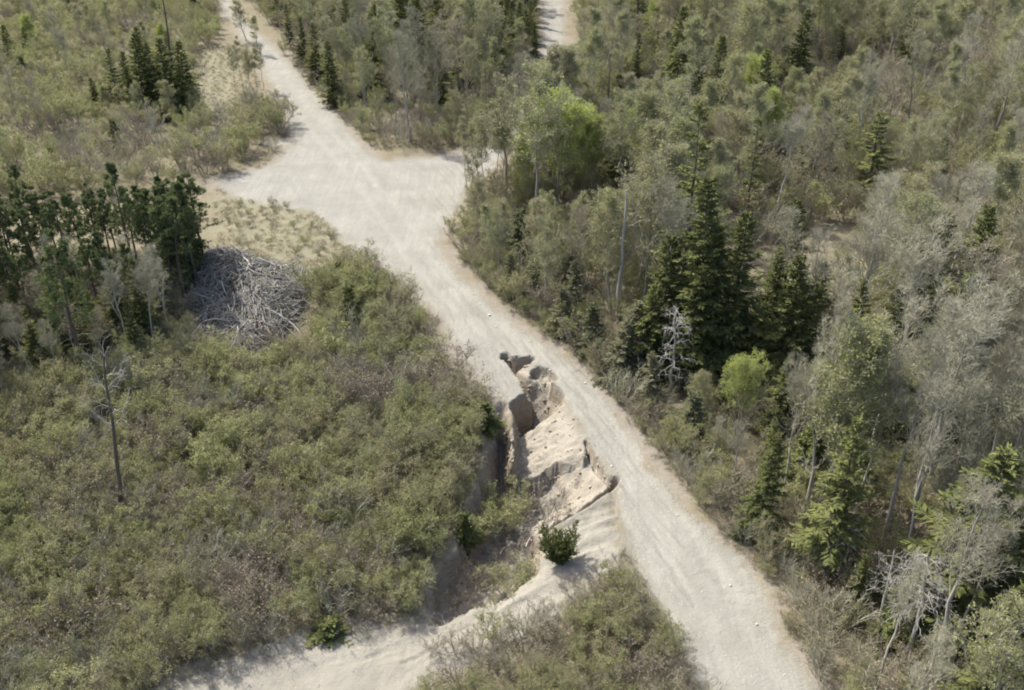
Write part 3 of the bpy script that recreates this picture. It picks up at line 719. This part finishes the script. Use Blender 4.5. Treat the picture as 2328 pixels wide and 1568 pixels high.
PILE = poly([(430, 650), (440, 590), (520, 570), (640, 600), (712, 640), (700, 690), (640, 770), (560, 845), (510, 820), (440, 740)])
nopile = lambda x, y: (sdp(PILE, x, y) > .2) & (sdp(VERGE, x, y) > .5)
def pick(w, x, y, salt):
    ks = list(w); v = np.array([w[k] for k in ks], float)
    # neighbours tend to be of one kind
    v *= np.exp(np.array([float(fbm(np.array([x]), np.array([y]), 14, 2, 300 + salt + i)[0]) * 5.5 for i in range(len(ks))]))
    v /= v.sum(); return ks[int(np.searchsorted(np.cumsum(v), RNG.random()))]
KEEP = [(1435, 395, 1845, 830, 845), (1492, 235, 1560, 420, 760), (1660, 265, 1730, 470, 520), (1925, 258, 2030, 425, 480), (2090, 305, 2150, 425, 450), (1165, 232, 1405, 470, 480), (1612, 815, 1735, 960, 990),
    (1765, 765, 1910, 1010, 1190), (1850, 1165, 1965, 1275, 1310), (1990, 1255, 2120, 1420, 1500), (1372, 440, 1432, 725, 738), (1475, 700, 1560, 885, 900), (1990, 990, 2230, 1340, 1400), (1375, 172, 1490, 240, 262), (1050, 245, 1130, 420, 440),
    (1745, 20, 1850, 185, 210), (1870, 0, 2020, 150, 165), (1420, 72, 1460, 190, 210), (1490, 90, 1570, 200, 230), (-20, 395, 500, 545, 590), (450, 570, 715, 770, 650), (225, 60, 440, 235, 260), (1225, -20, 1295, 125, 150), (195, 800, 275, 1150, 1178),
    (1325, 105, 1385, 240, 262), (1955, 700, 2180, 1000, 1150), (2000, 130, 2080, 280, 300)]
KEEP = [(x0, y0, x1, y1, at((x0 + x1) / 2, yb)[1]) for x0, y0, x1, y1, yb in KEEP]
def fit(x, y, z, h, wid, low=1.2):                # keeps the singled-out things in sight: a plant in front of one stays low, or is left out
    u, v0 = pix(x, y, z); sc_ = F / (y * CT + (CAM_H - z) * ST)
    for x0, y0, x1, y1, d in KEEP:
        if y < d - .4 and x0 - wid * .6 * sc_ < u < x1 + wid * .6 * sc_:
            while h > low and y0 < pix(x, y, z + h * .94)[1] < y1 - 8: h *= .85
            if h <= low: return 0
    return h
HT = dict(green=(7.5, 12), yellow=(6.5, 9.5), bare=(8, 12.5), tan=(7, 11), slim=(6, 9), spruce=(7, 13), scrag=(9, 14), fir=(3.5, 6), small=(3, 6.5), pine=(8.5, 11.5))
ZONES = [
    ([(1300, 330), (1325, 150), (1330, -45), (1900, -45), (1950, 500), (1560, 600), (1450, 450)], 215, 2.5, dict(green=.72, yellow=.04, bare=.09, tan=.12, spruce=.03, scrag=.02)),
    ([(1900, -45), (2420, -45), (2500, 700), (2000, 700), (1950, 500)], 165, 2.4, dict(bare=.26, tan=.22, green=.5, spruce=.02)),
    ([(1090, 440), (1160, 390), (1300, 330), (1450, 450), (1560, 600), (1640, 820), (1500, 1000), (1420, 930), (1310, 800), (1180, 720), (1050, 590)], 90, 2.0, dict(green=.46, fir=.16, small=.06, spruce=.05, bare=.08, slim=.08, tan=.06)),
    ([(1640, 820), (1800, 700), (2000, 700), (2500, 700), (2560, 1900), (2000, 1760), (1880, 1540), (1790, 1400), (1660, 1220), (1520, 1060)], 125, 2.1, dict(bare=.36, tan=.08, green=.2, small=.07, fir=.1, spruce=.19, slim=.06)),
    ([(640, 90), (730, 190), (820, 290), (880, 340), (1030, 335), (1110, 290), (1180, 210), (1210, 130), (1210, -45), (520, -45)], 190, 2.2, dict(spruce=.2, green=.5, bare=.1, tan=.12, slim=.08)),
    ([(-120, 630), (0, 600), (400, 610), (420, 700), (330, 830), (0, 920), (-120, 920)], 110, 1.6, dict(bare=.2, tan=.15, pine=.36, spruce=.26, fir=.05)),
    ([(-160, 60), (-160, 400), (380, 400), (520, 300), (560, 230), (470, 30), (470, -45), (-160, -45)], 46, 4.5, dict(bare=.3, green=.35, tan=.2, yellow=.1, small=.05)),
]
GREEN, TREES = [], []
for zi, (zp, n, md, w) in enumerate(ZONES):
    for x, y, z in scatter(zp, n, md, 500 + zi, 2.0, extra=nopile):
        k = pick(w, x, y, zi * 9); a, b = HT[k]
        hh = RNG.uniform(a, b)
        if zi == 6: hh *= .6
        if zi == 5 and k != 'pine': hh *= .55
        if zi == 2 and k in ('spruce', 'fir') and pix(x, y, z)[0] < 1420 and pix(x, y, z)[1] < 560: k = 'green'
        if zi == 4 and k == 'spruce' and pix(x, y, z)[1] > 265: k = 'green'
        dd = float(surf(np.array([x]), np.array([y]))[6][0])
        if dd < 4: hh *= .7
        hh = fit(x, y, z, hh, 2.2)
        if hh > (1.5 if k == 'small' else 3.2): (GREEN if k == 'green' else TREES).append((k, x, y, hh, z))

def seen(x, y, z, h):
    u, v = pix(x, y, z + h * .6); return -40 < u < IW + 40 and -30 < v < IH + 60
for k, x, y, hh, z in TREES: put(k, x, y, hh, z=z)
GREEN.sort(key=lambda g: (not seen(g[1], g[2], g[4], g[3]), math.hypot(g[1], g[2])))
NEARG, FARG = GREEN[:280], GREEN[280:]   # the nearest budding trees stand alone, the far ones are one mass
for k, x, y, hh, z in NEARG: put(k, x, y, hh, z=z)

# ------------------------------------------------------------------ shrubs: the nearest stand alone, the rest is one mass
SH = []                                  # (x, y, z, kind, variant, height)
def shrubs(zp, n, md, seed, w, hr, road=.5, extra=None, taken=None):
    for x, y, z in scatter(zp, n, md, seed, road, 30, taken if taken is not None else [], extra):
        k = pick(w, x, y, seed); h = fit(x, y, z, RNG.uniform(*hr), .8, .55)
        if h > .5: SH.append((x, y, z, k, RNG.randrange(len(KINDS[k]['P'])), h))
TH = [(-60, 960), (200, 900), (420, 800), (560, 860), (660, 760), (735, 650), (800, 640), (890, 685), (955, 745), (1010, 860), (1062, 905), (1078, 960), (1068, 1050), (1048, 1130), (1015, 1190), (985, 1250), (945, 1300), (925, 1375), (720, 1415), (560, 1475), (350, 1568), (250, 1750), (-120, 1750)]
TK = []
shrubs([(-60, 1060), (350, 1100), (700, 1180), (960, 1330), (950, 1400), (720, 1415), (560, 1475), (350, 1568), (250, 1750), (-120, 1750)], 330, .85, 611, dict(shrub_g=.46, shrub_b=.5, shrub_y=.04), (1.3, 2.7), .3, nopile, TK)
shrubs(TH, 560, .8, 601, dict(shrub_g=.6, shrub_b=.26, shrub_y=.14), (1.2, 3.3), .3, nopile, TK)
shrubs([(380, 560), (440, 575), (430, 700), (520, 830), (600, 860), (700, 740), (740, 660), (760, 760), (600, 930), (380, 880), (340, 700)], 130, .8, 612, dict(shrub_g=.6, shrub_b=.4), (.9, 2.2), .3, nopile, TK)
shrubs([(330, 1570), (450, 1525), (560, 1490), (700, 1430), (950, 1425), (900, 1450), (720, 1470), (600, 1510), (500, 1568)], 46, .9, 613, dict(shrub_b=1.0), (.4, 1.0), -6)
shrubs([(1090, 1575), (1170, 1520), (1262, 1478), (1325, 1425), (1390, 1372), (1440, 1345), (1480, 1415), (1520, 1450), (1600, 1600), (1650, 1750), (850, 1750), (960, 1600)], 110, .8, 602, dict(shrub_g=.45, shrub_b=.45, shrub_y=.1), (1.0, 1.9), .2)
shrubs([(1010, 1500), (1130, 1440), (1230, 1400), (1300, 1340), (1420, 1290), (1440, 1340), (1330, 1430), (1180, 1520), (1020, 1580)], 26, .9, 614, dict(shrub_b=.8, shrub_g=.2), (.9, 1.9), -5)
shrubs([(500, 440), (560, 455), (700, 472), (760, 520), (800, 560), (740, 585), (640, 600), (540, 575), (490, 520)], 30, .8, 615, dict(shrub_b=.7, shrub_g=.3), (.4, .9), .0)
shrubs([(1020, 520), (1060, 600), (1180, 720), (1310, 815), (1400, 910), (1520, 1070), (1640, 1210), (1760, 1340), (1790, 1420), (1870, 1568), (1990, 1750), (2150, 1750), (2000, 1500), (1850, 1330), (1700, 1150), (1560, 980), (1420, 800), (1250, 680), (1110, 560), (1060, 500)], 150, 1.25, 603, dict(shrub_g=.6, shrub_b=.32, shrub_y=.08), (.9, 1.9), .25)
shrubs([(-160, 40), (-160, 480), (300, 440), (480, 400), (620, 330), (640, 290), (600, 240), (560, 240), (480, 290), (440, 240), (440, 130), (500, 90), (480, 20), (470, -45), (-160, -45)], 900, 2.0, 604, dict(shrub_g=.5, shrub_y=.32, shrub_b=.18), (2.0, 3.8), .6)
shrubs([(640, 130), (780, 300), (850, 350), (1040, 345), (1110, 300), (1190, 200), (1215, 100), (1180, 60), (1100, 240), (900, 300), (760, 230), (660, 110)], 110, 1.6, 605, dict(shrub_g=.45, shrub_b=.55), (1.2, 2.4), .4)
shrubs([(760, 600), (830, 600), (900, 640), (940, 680), (900, 720), (800, 680)], 26, 1.0, 606, dict(shrub_b=.9, shrub_g=.1), (1.0, 1.8), .2)
shrubs([(500, 300), (660, 300), (650, 340), (560, 350), (480, 380)], 26, 1.8, 607, dict(shrub_b=.9, shrub_g=.1), (1.2, 2.0), .6)
shrubs([(1112, 890), (1098, 960), (1084, 1040), (1066, 1120), (1032, 1180), (1002, 1240), (960, 1285), (930, 1345), (935, 1400), (890, 1380), (1000, 1240), (1050, 1120), (1080, 1000), (1095, 890)], 60, .6, 608, dict(shrub_g=.6, shrub_b=.4), (.6, 1.2), .1)
FOREST = [z[0] for z in ZONES[:6]]
for zi, zp in enumerate(FOREST):
    shrubs(zp, (900, 700, 300, 420, 480, 240)[zi], (1.6, 1.6, 1.2, 1.2, 1.5, 1.2)[zi], 620 + zi, dict(shrub_g=.45, shrub_b=.5, shrub_y=.05), ((2.0, 4.6), (2.0, 4.4), (1.2, 3), (1.2, 3), (1.6, 3.6), (1.0, 2.6))[zi], .8, nopile)
for zi, zp in enumerate([[(2420, -45), (3300, -45), (3300, 1900), (2560, 1900), (2500, 700)], [(-900, -45), (-160, -45), (-160, 1750), (-900, 1750)]]):
    shrubs(zp, 500, 1.8, 640 + zi, dict(shrub_g=.5, shrub_b=.5), (1.5, 4), .8)   # woods beyond the frame
    for x, y, z in scatter(zp, 150, 2.8, 650 + zi, 2.0): FARG.append(('green', x, y, RNG.uniform(7, 11), z))
SH.sort(key=lambda s: s[0] ** 2 + s[1] ** 2)
def in_view(s):
    u, v = pix(s[0], s[1], s[2] + s[5] * .6); return -10 < u < IW + 10 and -10 < v < IH + 10
solo, rest = [], []
for s in SH: (solo if len(solo) < 290 and in_view(s) else rest).append(s)
for x, y, z, k, v, h in solo: put(k, x, y, h, None, v, 'shrubs of the thickets and road edges', z)
# a few shrubs inside the gully
for kind, bx, by, ty, dz, lab, sx in [('shrub_y', 1085, 1205, 1120, -1.2, 'bright green bush on the gully side below the thicket bank', 1.0), ('shrub_g', 1165, 1190, 1100, -2.6, 'dark leafy bush on the gully floor below the second scarp', 1.2),
        ('shrub_b', 1240, 1190, 1120, -1.6, 'brown tangled bush at the shaded hollow of the sand bowl', 1.1), ('shrub_g', 1160, 1335, 1258, -1.6, 'mid-gully green and brown bush left of the spruce bush', 1.3),
        ('shrub_b', 1080, 1330, 1280, -1.6, 'grey twiggy bush low in the gully mouth', 1.1), ('shrub_b', 1195, 1130, 1075, -2.3, None, .9), ('shrub_b', 1135, 1275, 1225, -1.8, None, 1.1), ('shrub_g', 1195, 1330, 1285, -1.2, None, 1.), ('shrub_b', 1085, 1330, 1275, -2., None, 1.), ('shrub_g', 1130, 1190, 1130, -3., None, 1.), ('shrub_b', 1040, 1370, 1325, -1.6, None, 1.), ('shrub_b', 990, 1480, 1440, 0, 'small brown bush alone on the lower sand', 1.)]:
    x, y, z = at(bx, by, dz); v = (ty - IH / 2) / F
    hh = CAM_H - y * (ST + v * CT) / (CT - v * ST) - z
    put(kind, x, y, hh, lab, 0, None, hz(x, y), sx)

def gn_scatter(name, items, protos, label=None, group=None):
    """items (x,y,z,index,rotation,scale) as one object of instances"""
    pc = bpy.data.collections.new(name + '_forms')
    for i, me in enumerate(protos): pc.objects.link(bpy.data.objects.new('%s_form_%02d' % (name, i), me))
    me = bpy.data.meshes.new(name); n = len(items); A = np.array(items, float)
    me.vertices.add(n); me.vertices.foreach_set('co', A[:, :3].astype(np.float32).ravel())
    a = me.attributes.new('idx', 'INT', 'POINT'); a.data.foreach_set('value', A[:, 3].astype(np.int32))
    a = me.attributes.new('rot', 'FLOAT_VECTOR', 'POINT'); a.data.foreach_set('vector', np.stack([A[:, 4] * 0, A[:, 4] * 0, A[:, 4]], 1).astype(np.float32).ravel())
    a = me.attributes.new('scl', 'FLOAT', 'POINT'); a.data.foreach_set('value', A[:, 5].astype(np.float32))
    o = bpy.data.objects.new(name, me); COL.objects.link(o)
    ng = bpy.data.node_groups.new(name, 'GeometryNodeTree')
    ng.interface.new_socket('Geometry', in_out='INPUT', socket_type='NodeSocketGeometry'); ng.interface.new_socket('Geometry', in_out='OUTPUT', socket_type='NodeSocketGeometry')
    N = ng.nodes.new; gi, go, ip, ci = N('NodeGroupInput'), N('NodeGroupOutput'), N('GeometryNodeInstanceOnPoints'), N('GeometryNodeCollectionInfo')
    ci.inputs['Collection'].default_value = pc; ci.inputs['Separate Children'].default_value = True; ci.inputs['Reset Children'].default_value = True
    ip.inputs['Pick Instance'].default_value = True
    def na(nm, t):
        q = N('GeometryNodeInputNamedAttribute'); q.data_type = t; q.inputs['Name'].default_value = nm; return q.outputs['Attribute']
    L = ng.links.new
    L(gi.outputs[0], ip.inputs['Points']); L(ci.outputs[0], ip.inputs['Instance']); L(na('idx', 'INT'), ip.inputs['Instance Index'])
    L(na('rot', 'FLOAT_VECTOR'), ip.inputs['Rotation']); L(na('scl', 'FLOAT'), ip.inputs['Scale']); L(ip.outputs[0], go.inputs[0])
    md = o.modifiers.new('scatter', 'NODES'); md.node_group = ng
    tag(o, label, None, group, 'stuff'); return o

sp_, base_ix = [], {}
for k in ('shrub_g', 'shrub_y', 'shrub_b'):
    base_ix[k] = len(sp_); sp_ += [p[0] for p in KINDS[k]['P']]
hts = {k: [p[1] for p in KINDS[k]['P']] for k in base_ix}
gn_scatter('undergrowth', [(x, y, z - .05, base_ix[k] + v, RNG.uniform(0, 6.28), h / hts[k][v]) for x, y, z, k, v, h in rest], sp_, 'mass of green and brown brush filling the woods and far scrub')

gp = KINDS['green']['P']; far = []
for k, x, y, hh, z in FARG:
    i = RNG.randrange(len(gp)); q = (RNG.uniform(0, 6.28), hh / gp[i][2])
    far += [(x, y, z - .05, 2 * i, *q), (x, y, z - .05, 2 * i + 1, *q)]
gn_scatter('far_woods', far, [m for p in gp for m in p[:2]], 'far mass of olive green budding trees at the back of the woods')

# ------------------------------------------------------------------ dry grass, gravel, stones
tufts = [tuft(i) for i in range(3)]
gr = []
def grass(zp, n, md, seed, road=.0, sr=(.7, 1.5)):
    for x, y, z in scatter(zp, n, md, seed, road, 14, []): gr.append((x, y, z, RNG.randrange(3), RNG.uniform(0, 6.28), RNG.uniform(*sr)))
grass([(490, 430), (560, 455), (700, 472), (760, 520), (860, 600), (960, 680), (900, 760), (700, 640), (540, 600), (480, 520)], 260, .5, 701)
grass([(440, 110), (560, 100), (600, 220), (660, 300), (600, 380), (480, 400), (430, 300)], 700, .7, 702)
grass([(1020, 520), (1060, 600), (1180, 720), (1310, 815), (1400, 910), (1520, 1070), (1640, 1210), (1760, 1340), (1790, 1420), (1870, 1568), (1960, 1650), (1990, 1600), (1850, 1380), (1700, 1210), (1560, 1030), (1420, 850), (1250, 720), (1110, 600), (1060, 500)], 1500, .3, 703, .0, (.5, 1.1))
grass(TH, 2600, .42, 704, .0, (.7, 1.4))
grass([(850, 340), (1050, 340), (1100, 300), (880, 320), (700, 180), (690, 200)], 400, .5, 705)
grass([(1010, 1480), (1262, 1345), (1425, 1260), (1530, 1450), (1600, 1600), (860, 1600)], 700, .4, 706)
gn_scatter('dry_grass', gr, tufts, 'dry tan grass along the road edges and clearings')
peb = [pebble(i) for i in range(4)]
rs = np.random.default_rng(77); gv = []
cand = np.column_stack([rs.uniform(-30, 22, 60000), 26 + 75 * rs.random(60000) ** 1.3])
hh_, s_, *_r, dr_, df_, _t, _w = surf(cand[:, 0], cand[:, 1])
keep = ((dr_ < .3) & (dr_ > -1.3) & (rs.random(60000) < .35)) | ((dr_ < 0) & (rs.random(60000) < .06)) | ((df_ < .8) & (rs.random(60000) < .12))
for (x, y), z in list(zip(cand[keep], hh_[keep]))[:5200]: gv.append((x, y, z, RNG.randrange(4), RNG.uniform(0, 6.28), RNG.uniform(.012, .036)))
gn_scatter('gravel', gv, peb, 'loose pale gravel scattered over the road and sand')
cl = []
cand = np.column_stack([rs.uniform(-8, 9, 40000), rs.uniform(33, 60, 40000)])
r0 = surf(cand[:, 0], cand[:, 1]); r1 = surf(cand[:, 0] + .25, cand[:, 1]); r2 = surf(cand[:, 0], cand[:, 1] + .25)
slope = np.hypot(r1[0] - r0[0], r2[0] - r0[0]) / .25
keep = (slope > .25) & (r0[4] > .01) & (rs.random(40000) < np.clip(slope * .07 - .01, 0, .14))
for (x, y), z in list(zip(cand[keep], r0[0][keep]))[:1100]: cl.append((x, y, z, RNG.randrange(4), RNG.uniform(0, 6.28), RNG.choice((.03, .04, .05, .07, .1, .15))))
pebc = []
for i in range(4):
    me = pebble(i + 10); me.materials[0] = M['clod']; pebc.append(me)
gn_scatter('rubble', cl, pebc, 'broken clods of soil and gravel in the washout')
STONES = [(1112, 716, .22, 'largest pale stone on the road below the junction'), (1092, 690, .13, 'small pale stone just above the largest road stone'), (1128, 742, .13, 'pale stone just below the largest road stone'), (1076, 668, .12, 'stone at the right road edge nearest the junction'),
          (1330, 870, .15, 'stone at the right road edge beside the upper washout'), (1300, 1003, .16, 'pale stone lying at the corner of the second scarp'), (1250, 838, .14, 'pale stone at the small lip near the washout head'), (1215, 835, .12, 'light clod under the first dark lip of the washout'),
          (1660, 1330, .14, 'white stone out in the lower right of the road'), (1720, 1418, .13, 'white stone near the road bottom, right side'), (1540, 1170, .12, 'stone at the right road edge level with the spruce bush'), (1390, 1060, .14, 'stone beside the right corner of the sand bowl'),
          (1205, 775, .12, 'stone at the right road edge above the washout head'), (1016, 560, .14, 'stone in the rough patch at right below the junction'), (996, 600, .12, 'small stone at the narrowing of the road below the junction')]
for bx, by, r, lab in STONES:
    x, y, z = at(bx, by); o = bpy.data.objects.new('stone', peb[RNG.randrange(4)]); COL.objects.link(o)
    o.location = (x, y, hz(x, y) + r * .2); o.scale = (r * .6, r * .6, r * .45); o.rotation_euler = (0, 0, RNG.uniform(0, 6)); tag(o, lab, 'stone', 'stones on the road')

# ------------------------------------------------------------------ brush pile and fallen branches
HOL = at(520, 680)
def pile_h(x, y): return np.clip(-sdp(PILE, x, y) * .5, -.1, 1.0) + fbm(x, y, 2.5, 3, 90) * 1.1 - 1.0 * np.exp(-((x - HOL[0]) ** 2 + (y - HOL[1]) ** 2) / 3.0)
def sticks(n, seed, lr, rr, mat):
    rng = np.random.default_rng(seed); lo, hi = PILE.min(0), PILE.max(0); out = []
    c = rng.uniform(lo, hi, (n * 6, 2)); c = c[sdp(PILE, c[:, 0], c[:, 1]) + fbm(c[:, 0], c[:, 1], 1.5, 3, 97) * 2.4 < .1][:n]; n = len(c)
    L = rng.uniform(*lr, n); a = fbm(c[:, 0], c[:, 1], 3.5, 2, 95) * 9 + rng.normal(0, .5, n)
    s = np.linspace(-.5, .5, 5)[None, :, None]; d = np.stack([np.cos(a), np.sin(a)], 1)[:, None, :]
    nrm = np.stack([-np.sin(a), np.cos(a)], 1)[:, None, :]
    xy = c[:, None, :] + d * L[:, None, None] * s + nrm * (rng.normal(0, .16, n) * L)[:, None, None] * (s * s * 4 - .5)
    z = base_h(xy[..., 0], xy[..., 1]) + pile_h(xy[..., 0], xy[..., 1]) * rng.uniform(.8, 1.0, (n, 1)) + .1 + rng.normal(0, .12, (n, 5)) + rng.normal(0, .25, (n, 1)) * np.linspace(-1, 1, 5)
    p = np.concatenate([xy, z[..., None]], 2); r = rng.uniform(*rr, n)
    return tubes(p, r, r * .55, 4, mat), p, r
a1, _, _ = sticks(1300, 811, (.9, 2.8), (.02, .05), M['deadwood']); a2, _, _ = sticks(700, 812, (.6, 1.8), (.012, .025), M['twig'])
pm = bpy.data.objects.new('brush_pile', mk_mesh('brush_pile', [a1, a2])); COL.objects.link(pm)
tag(pm, 'heap of pale weathered branches beside the pine row, half in shade', None, None, 'stuff')
a4, _, _ = sticks(500, 815, (.8, 2.2), (.015, .04), M['darkbark']); pm.data = mk_mesh('brush_pile', [a1, a2, a4])
a3, bp_, br_ = sticks(26, 813, (2.2, 3.8), (.05, .08), M['deadwood'])
for i in range(len(bp_)):
    p = bp_[i] + [0, 0, .18]; c0 = p.mean(0)
    o = bpy.data.objects.new('dead_branch', mk_mesh('dead_branch', [tubes((p - c0)[None], br_[i], br_[i] * .5, 6, M['deadwood'])])); COL.objects.link(o); o.location = c0
    tag(o, None, 'branch'); THINGS.append(dict(o=o, ph='thick pale pile branch', p=pix(*c0), d=0, lab=None))
for bx, by, L, ang, dz, lab in [(1150, 1345, 1.4, 1.2, -1.2, 'grey dead branch beside the mid-gully bush'), (1050, 1345, 1.5, .3, -1.4, 'grey dead branch at the foot of the lower gully wall'), (1105, 1245, 1.2, -.5, -2.4, 'grey dead branch below the bright green gully bush'), (1210, 1225, 1.3, .8, -1.8, 'grey dead branch left of the spruce bush'), (1010, 1420, 1.1, 1.9, -.8, 'grey dead branch at the gully mouth on the sand'), (1190, 1150, 1.6, .4, -2.4, 'pale fallen branches lying in the gully below the sand bowl'), (1120, 1290, 1.3, 2.3, -1.6, 'pale dead branch across the gully mouth'), (830, 1150, 1.2, 1.0, 1.0, 'pale dead branch tangled in the thicket left of the gully'), (1210, 545, 2.0, .1, .6, 'fallen pale stem at the forest edge right of the junction'), (1680, 1075, 2.0, -.1, .5, 'fallen pale stem across the roadside brush at right')]:
    x, y, z = at(bx, by, dz); rng = np.random.default_rng(int(bx))
    s = np.linspace(-.5, .5, 5)[:, None]; st = (np.array([[math.cos(ang), math.sin(ang), .25]]) * L * s + rng.normal(0, .05, (5, 3)))[None]
    l1, _ = sprout(st, 7, .2, 1, .7, L * .5, rng, .1, 3, 0); l2, _ = sprout(l1, 3, .3, 1, .7, L * .2, rng, .1, 2, 0)
    o = bpy.data.objects.new('fallen_branch', mk_mesh('fallen_branch', [tubes(st, .05, .02, 5, M['deadwood']), tubes(l1, .02, .007, 3, M['deadwood']), tubes(l2, .009, .005, 3, M['deadwood'])]))
    COL.objects.link(o); o.location = (x, y, (z if dz > 0 else hz(x, y) + .25)); tag(o, lab, 'branch')
# bush of many small spruce leaders at the gully edge
x, y, z = at(1270, 1278, 0)
rng = np.random.default_rng(5); parts = []
st = np.stack([np.stack([np.linspace(0, a, 5), np.linspace(0, b, 5), np.linspace(0, c, 5)], 1) for a, b, c in zip(rng.uniform(-.95, .95, 36), rng.uniform(-.8, .8, 36), rng.uniform(1.1, 2.3, 36))])
l2, _ = sprout(st, 16, .1, 1, .7, .5, rng, .5, 3, .2)
P, D = along(l2, 16, rng, .1, 1.05); P2, D2 = along(st, 40, rng, .2, 1.03)
P = np.concatenate([P, P2]); D = np.concatenate([D, D2]); Dn = D * .8 + rng.normal(0, .5, D.shape) + [0, 0, .3]
o = bpy.data.objects.new('spruce_bush', mk_mesh('spruce_bush', [tubes(st, .035, .01, 4, M['darkbark']), tubes(l2, .012, .005, 3, M['darkbark']), blades(P, Dn, rng.uniform(.1, .22, len(P)), .05, M['spruce'], rng)]))
COL.objects.link(o); o.location = (x, y, hz(x, y) - .1); tag(o, 'dark green bushy young conifer clump on the sand at the gully edge', 'bush')
rng = np.random.default_rng(6); x, y, z = at(748, 1432, 0)
o = bpy.data.objects.new('low_juniper', KINDS['small']['P'][1][1]); COL.objects.link(o); o.location = (x, y, hz(x, y) - .1); o.scale = (.8, .8, .3); tag(o, 'round dark green low bush on the edge of the lower sand', 'bush')

# ------------------------------------------------------------------ labels: each scattered thing by its rank of nearness to a landmark
LM = [('the brush pile', 570, 690), ('the tall bare snag in the thicket', 255, 1000), ('the dark face of the road slab', 1195, 940), ('the right corner of the sand bowl', 1395, 1095), ('the spruce bush', 1272, 1232),
      ('the gully mouth', 985, 1400), ('the round dark bush on the sand', 748, 1420), ('the white dead spruce', 1905, 1220), ('the drooping dead tree', 2075, 1330), ('the round green tree', 1860, 900),
      ('the pale bare trunk by the bend', 1400, 590), ('the largest yellow-green tree', 1270, 330), ('the tip of the left sand spur', 480, 415), ('the tallest slender spruce', 1525, 300), ('the half-bare thin spruce', 1692, 360),
      ('the scraggly wide spruce', 1965, 350), ('the small lone spruce at right', 2120, 370), ('the big bushy spruce', 2110, 1150), ('the top of the far track', 1258, 40), ('the top end of the main road', 520, 30),
      ('the left spruce clump', 350, 170), ('the right end of the pine row', 455, 480), ('the left end of the pine row', 30, 520), ('the tiny lone spruce at far left', 60, 165), ('the right arm of the junction', 1040, 390),
      ('the washout head', 1170, 812), ('the lower left corner', 0, 1568), ('the lower right corner', 2327, 1568), ('the upper right corner', 2327, 0), ('the upper left corner', 0, 0), ('the middle of the right edge', 2327, 784),
      ('the bottom end of the road', 1720, 1568), ('the middle of the bottom edge', 1163, 1568), ('the young spruce beside the pile', 803, 695), ('the left edge a quarter up', 0, 1176), ('the layered spruce at the top', 1980, 60),
      ('the low bushy spruce pair', 1425, 215), ('the forked pale trunk', 2075, 960), ('the small shadow across the upper road', 655, 235), ('the road bend below the junction', 1000, 580), ('the thin dark pole in the thicket', 936, 1090),
      ('the lower left sand', 600, 1520), ('the upper road edge at the mid wood', 780, 290), ('the dark shade under the pines', 330, 800), ('the bright tree before the dark spruces', 1665, 890)]
ORD = ['nearest', 'second nearest', 'third nearest', 'fourth nearest', 'fifth nearest', 'sixth nearest', 'seventh nearest', 'eighth nearest', 'ninth nearest', 'tenth nearest', 'eleventh nearest', 'twelfth nearest', 'thirteenth nearest', 'fourteenth nearest']
by = {}
for t in THINGS: by.setdefault(t['ph'], []).append(t)
for ph, ts in by.items():
    P = np.array([t['p'] for t in ts]); best = [None] * len(ts)
    for li, (nm, lx, ly) in enumerate(LM):
        d = (P[:, 0] - lx) ** 2 + (P[:, 1] - ly) ** 2
        for rk, i in enumerate(np.argsort(d)):
            if best[i] is None or (rk, d[i]) < best[i][:2]: best[i] = (rk, d[i], nm)
    for t, b in zip(ts, best):
        if t['lab']: continue
        t['o']['label'] = '%s, %s to %s' % (ph, ORD[b[0]], b[2]) if b[0] < 10 else '%s among many around %s' % (ph, b[2])
        if 'group' not in t['o']: t['o']['group'] = ph + 's'
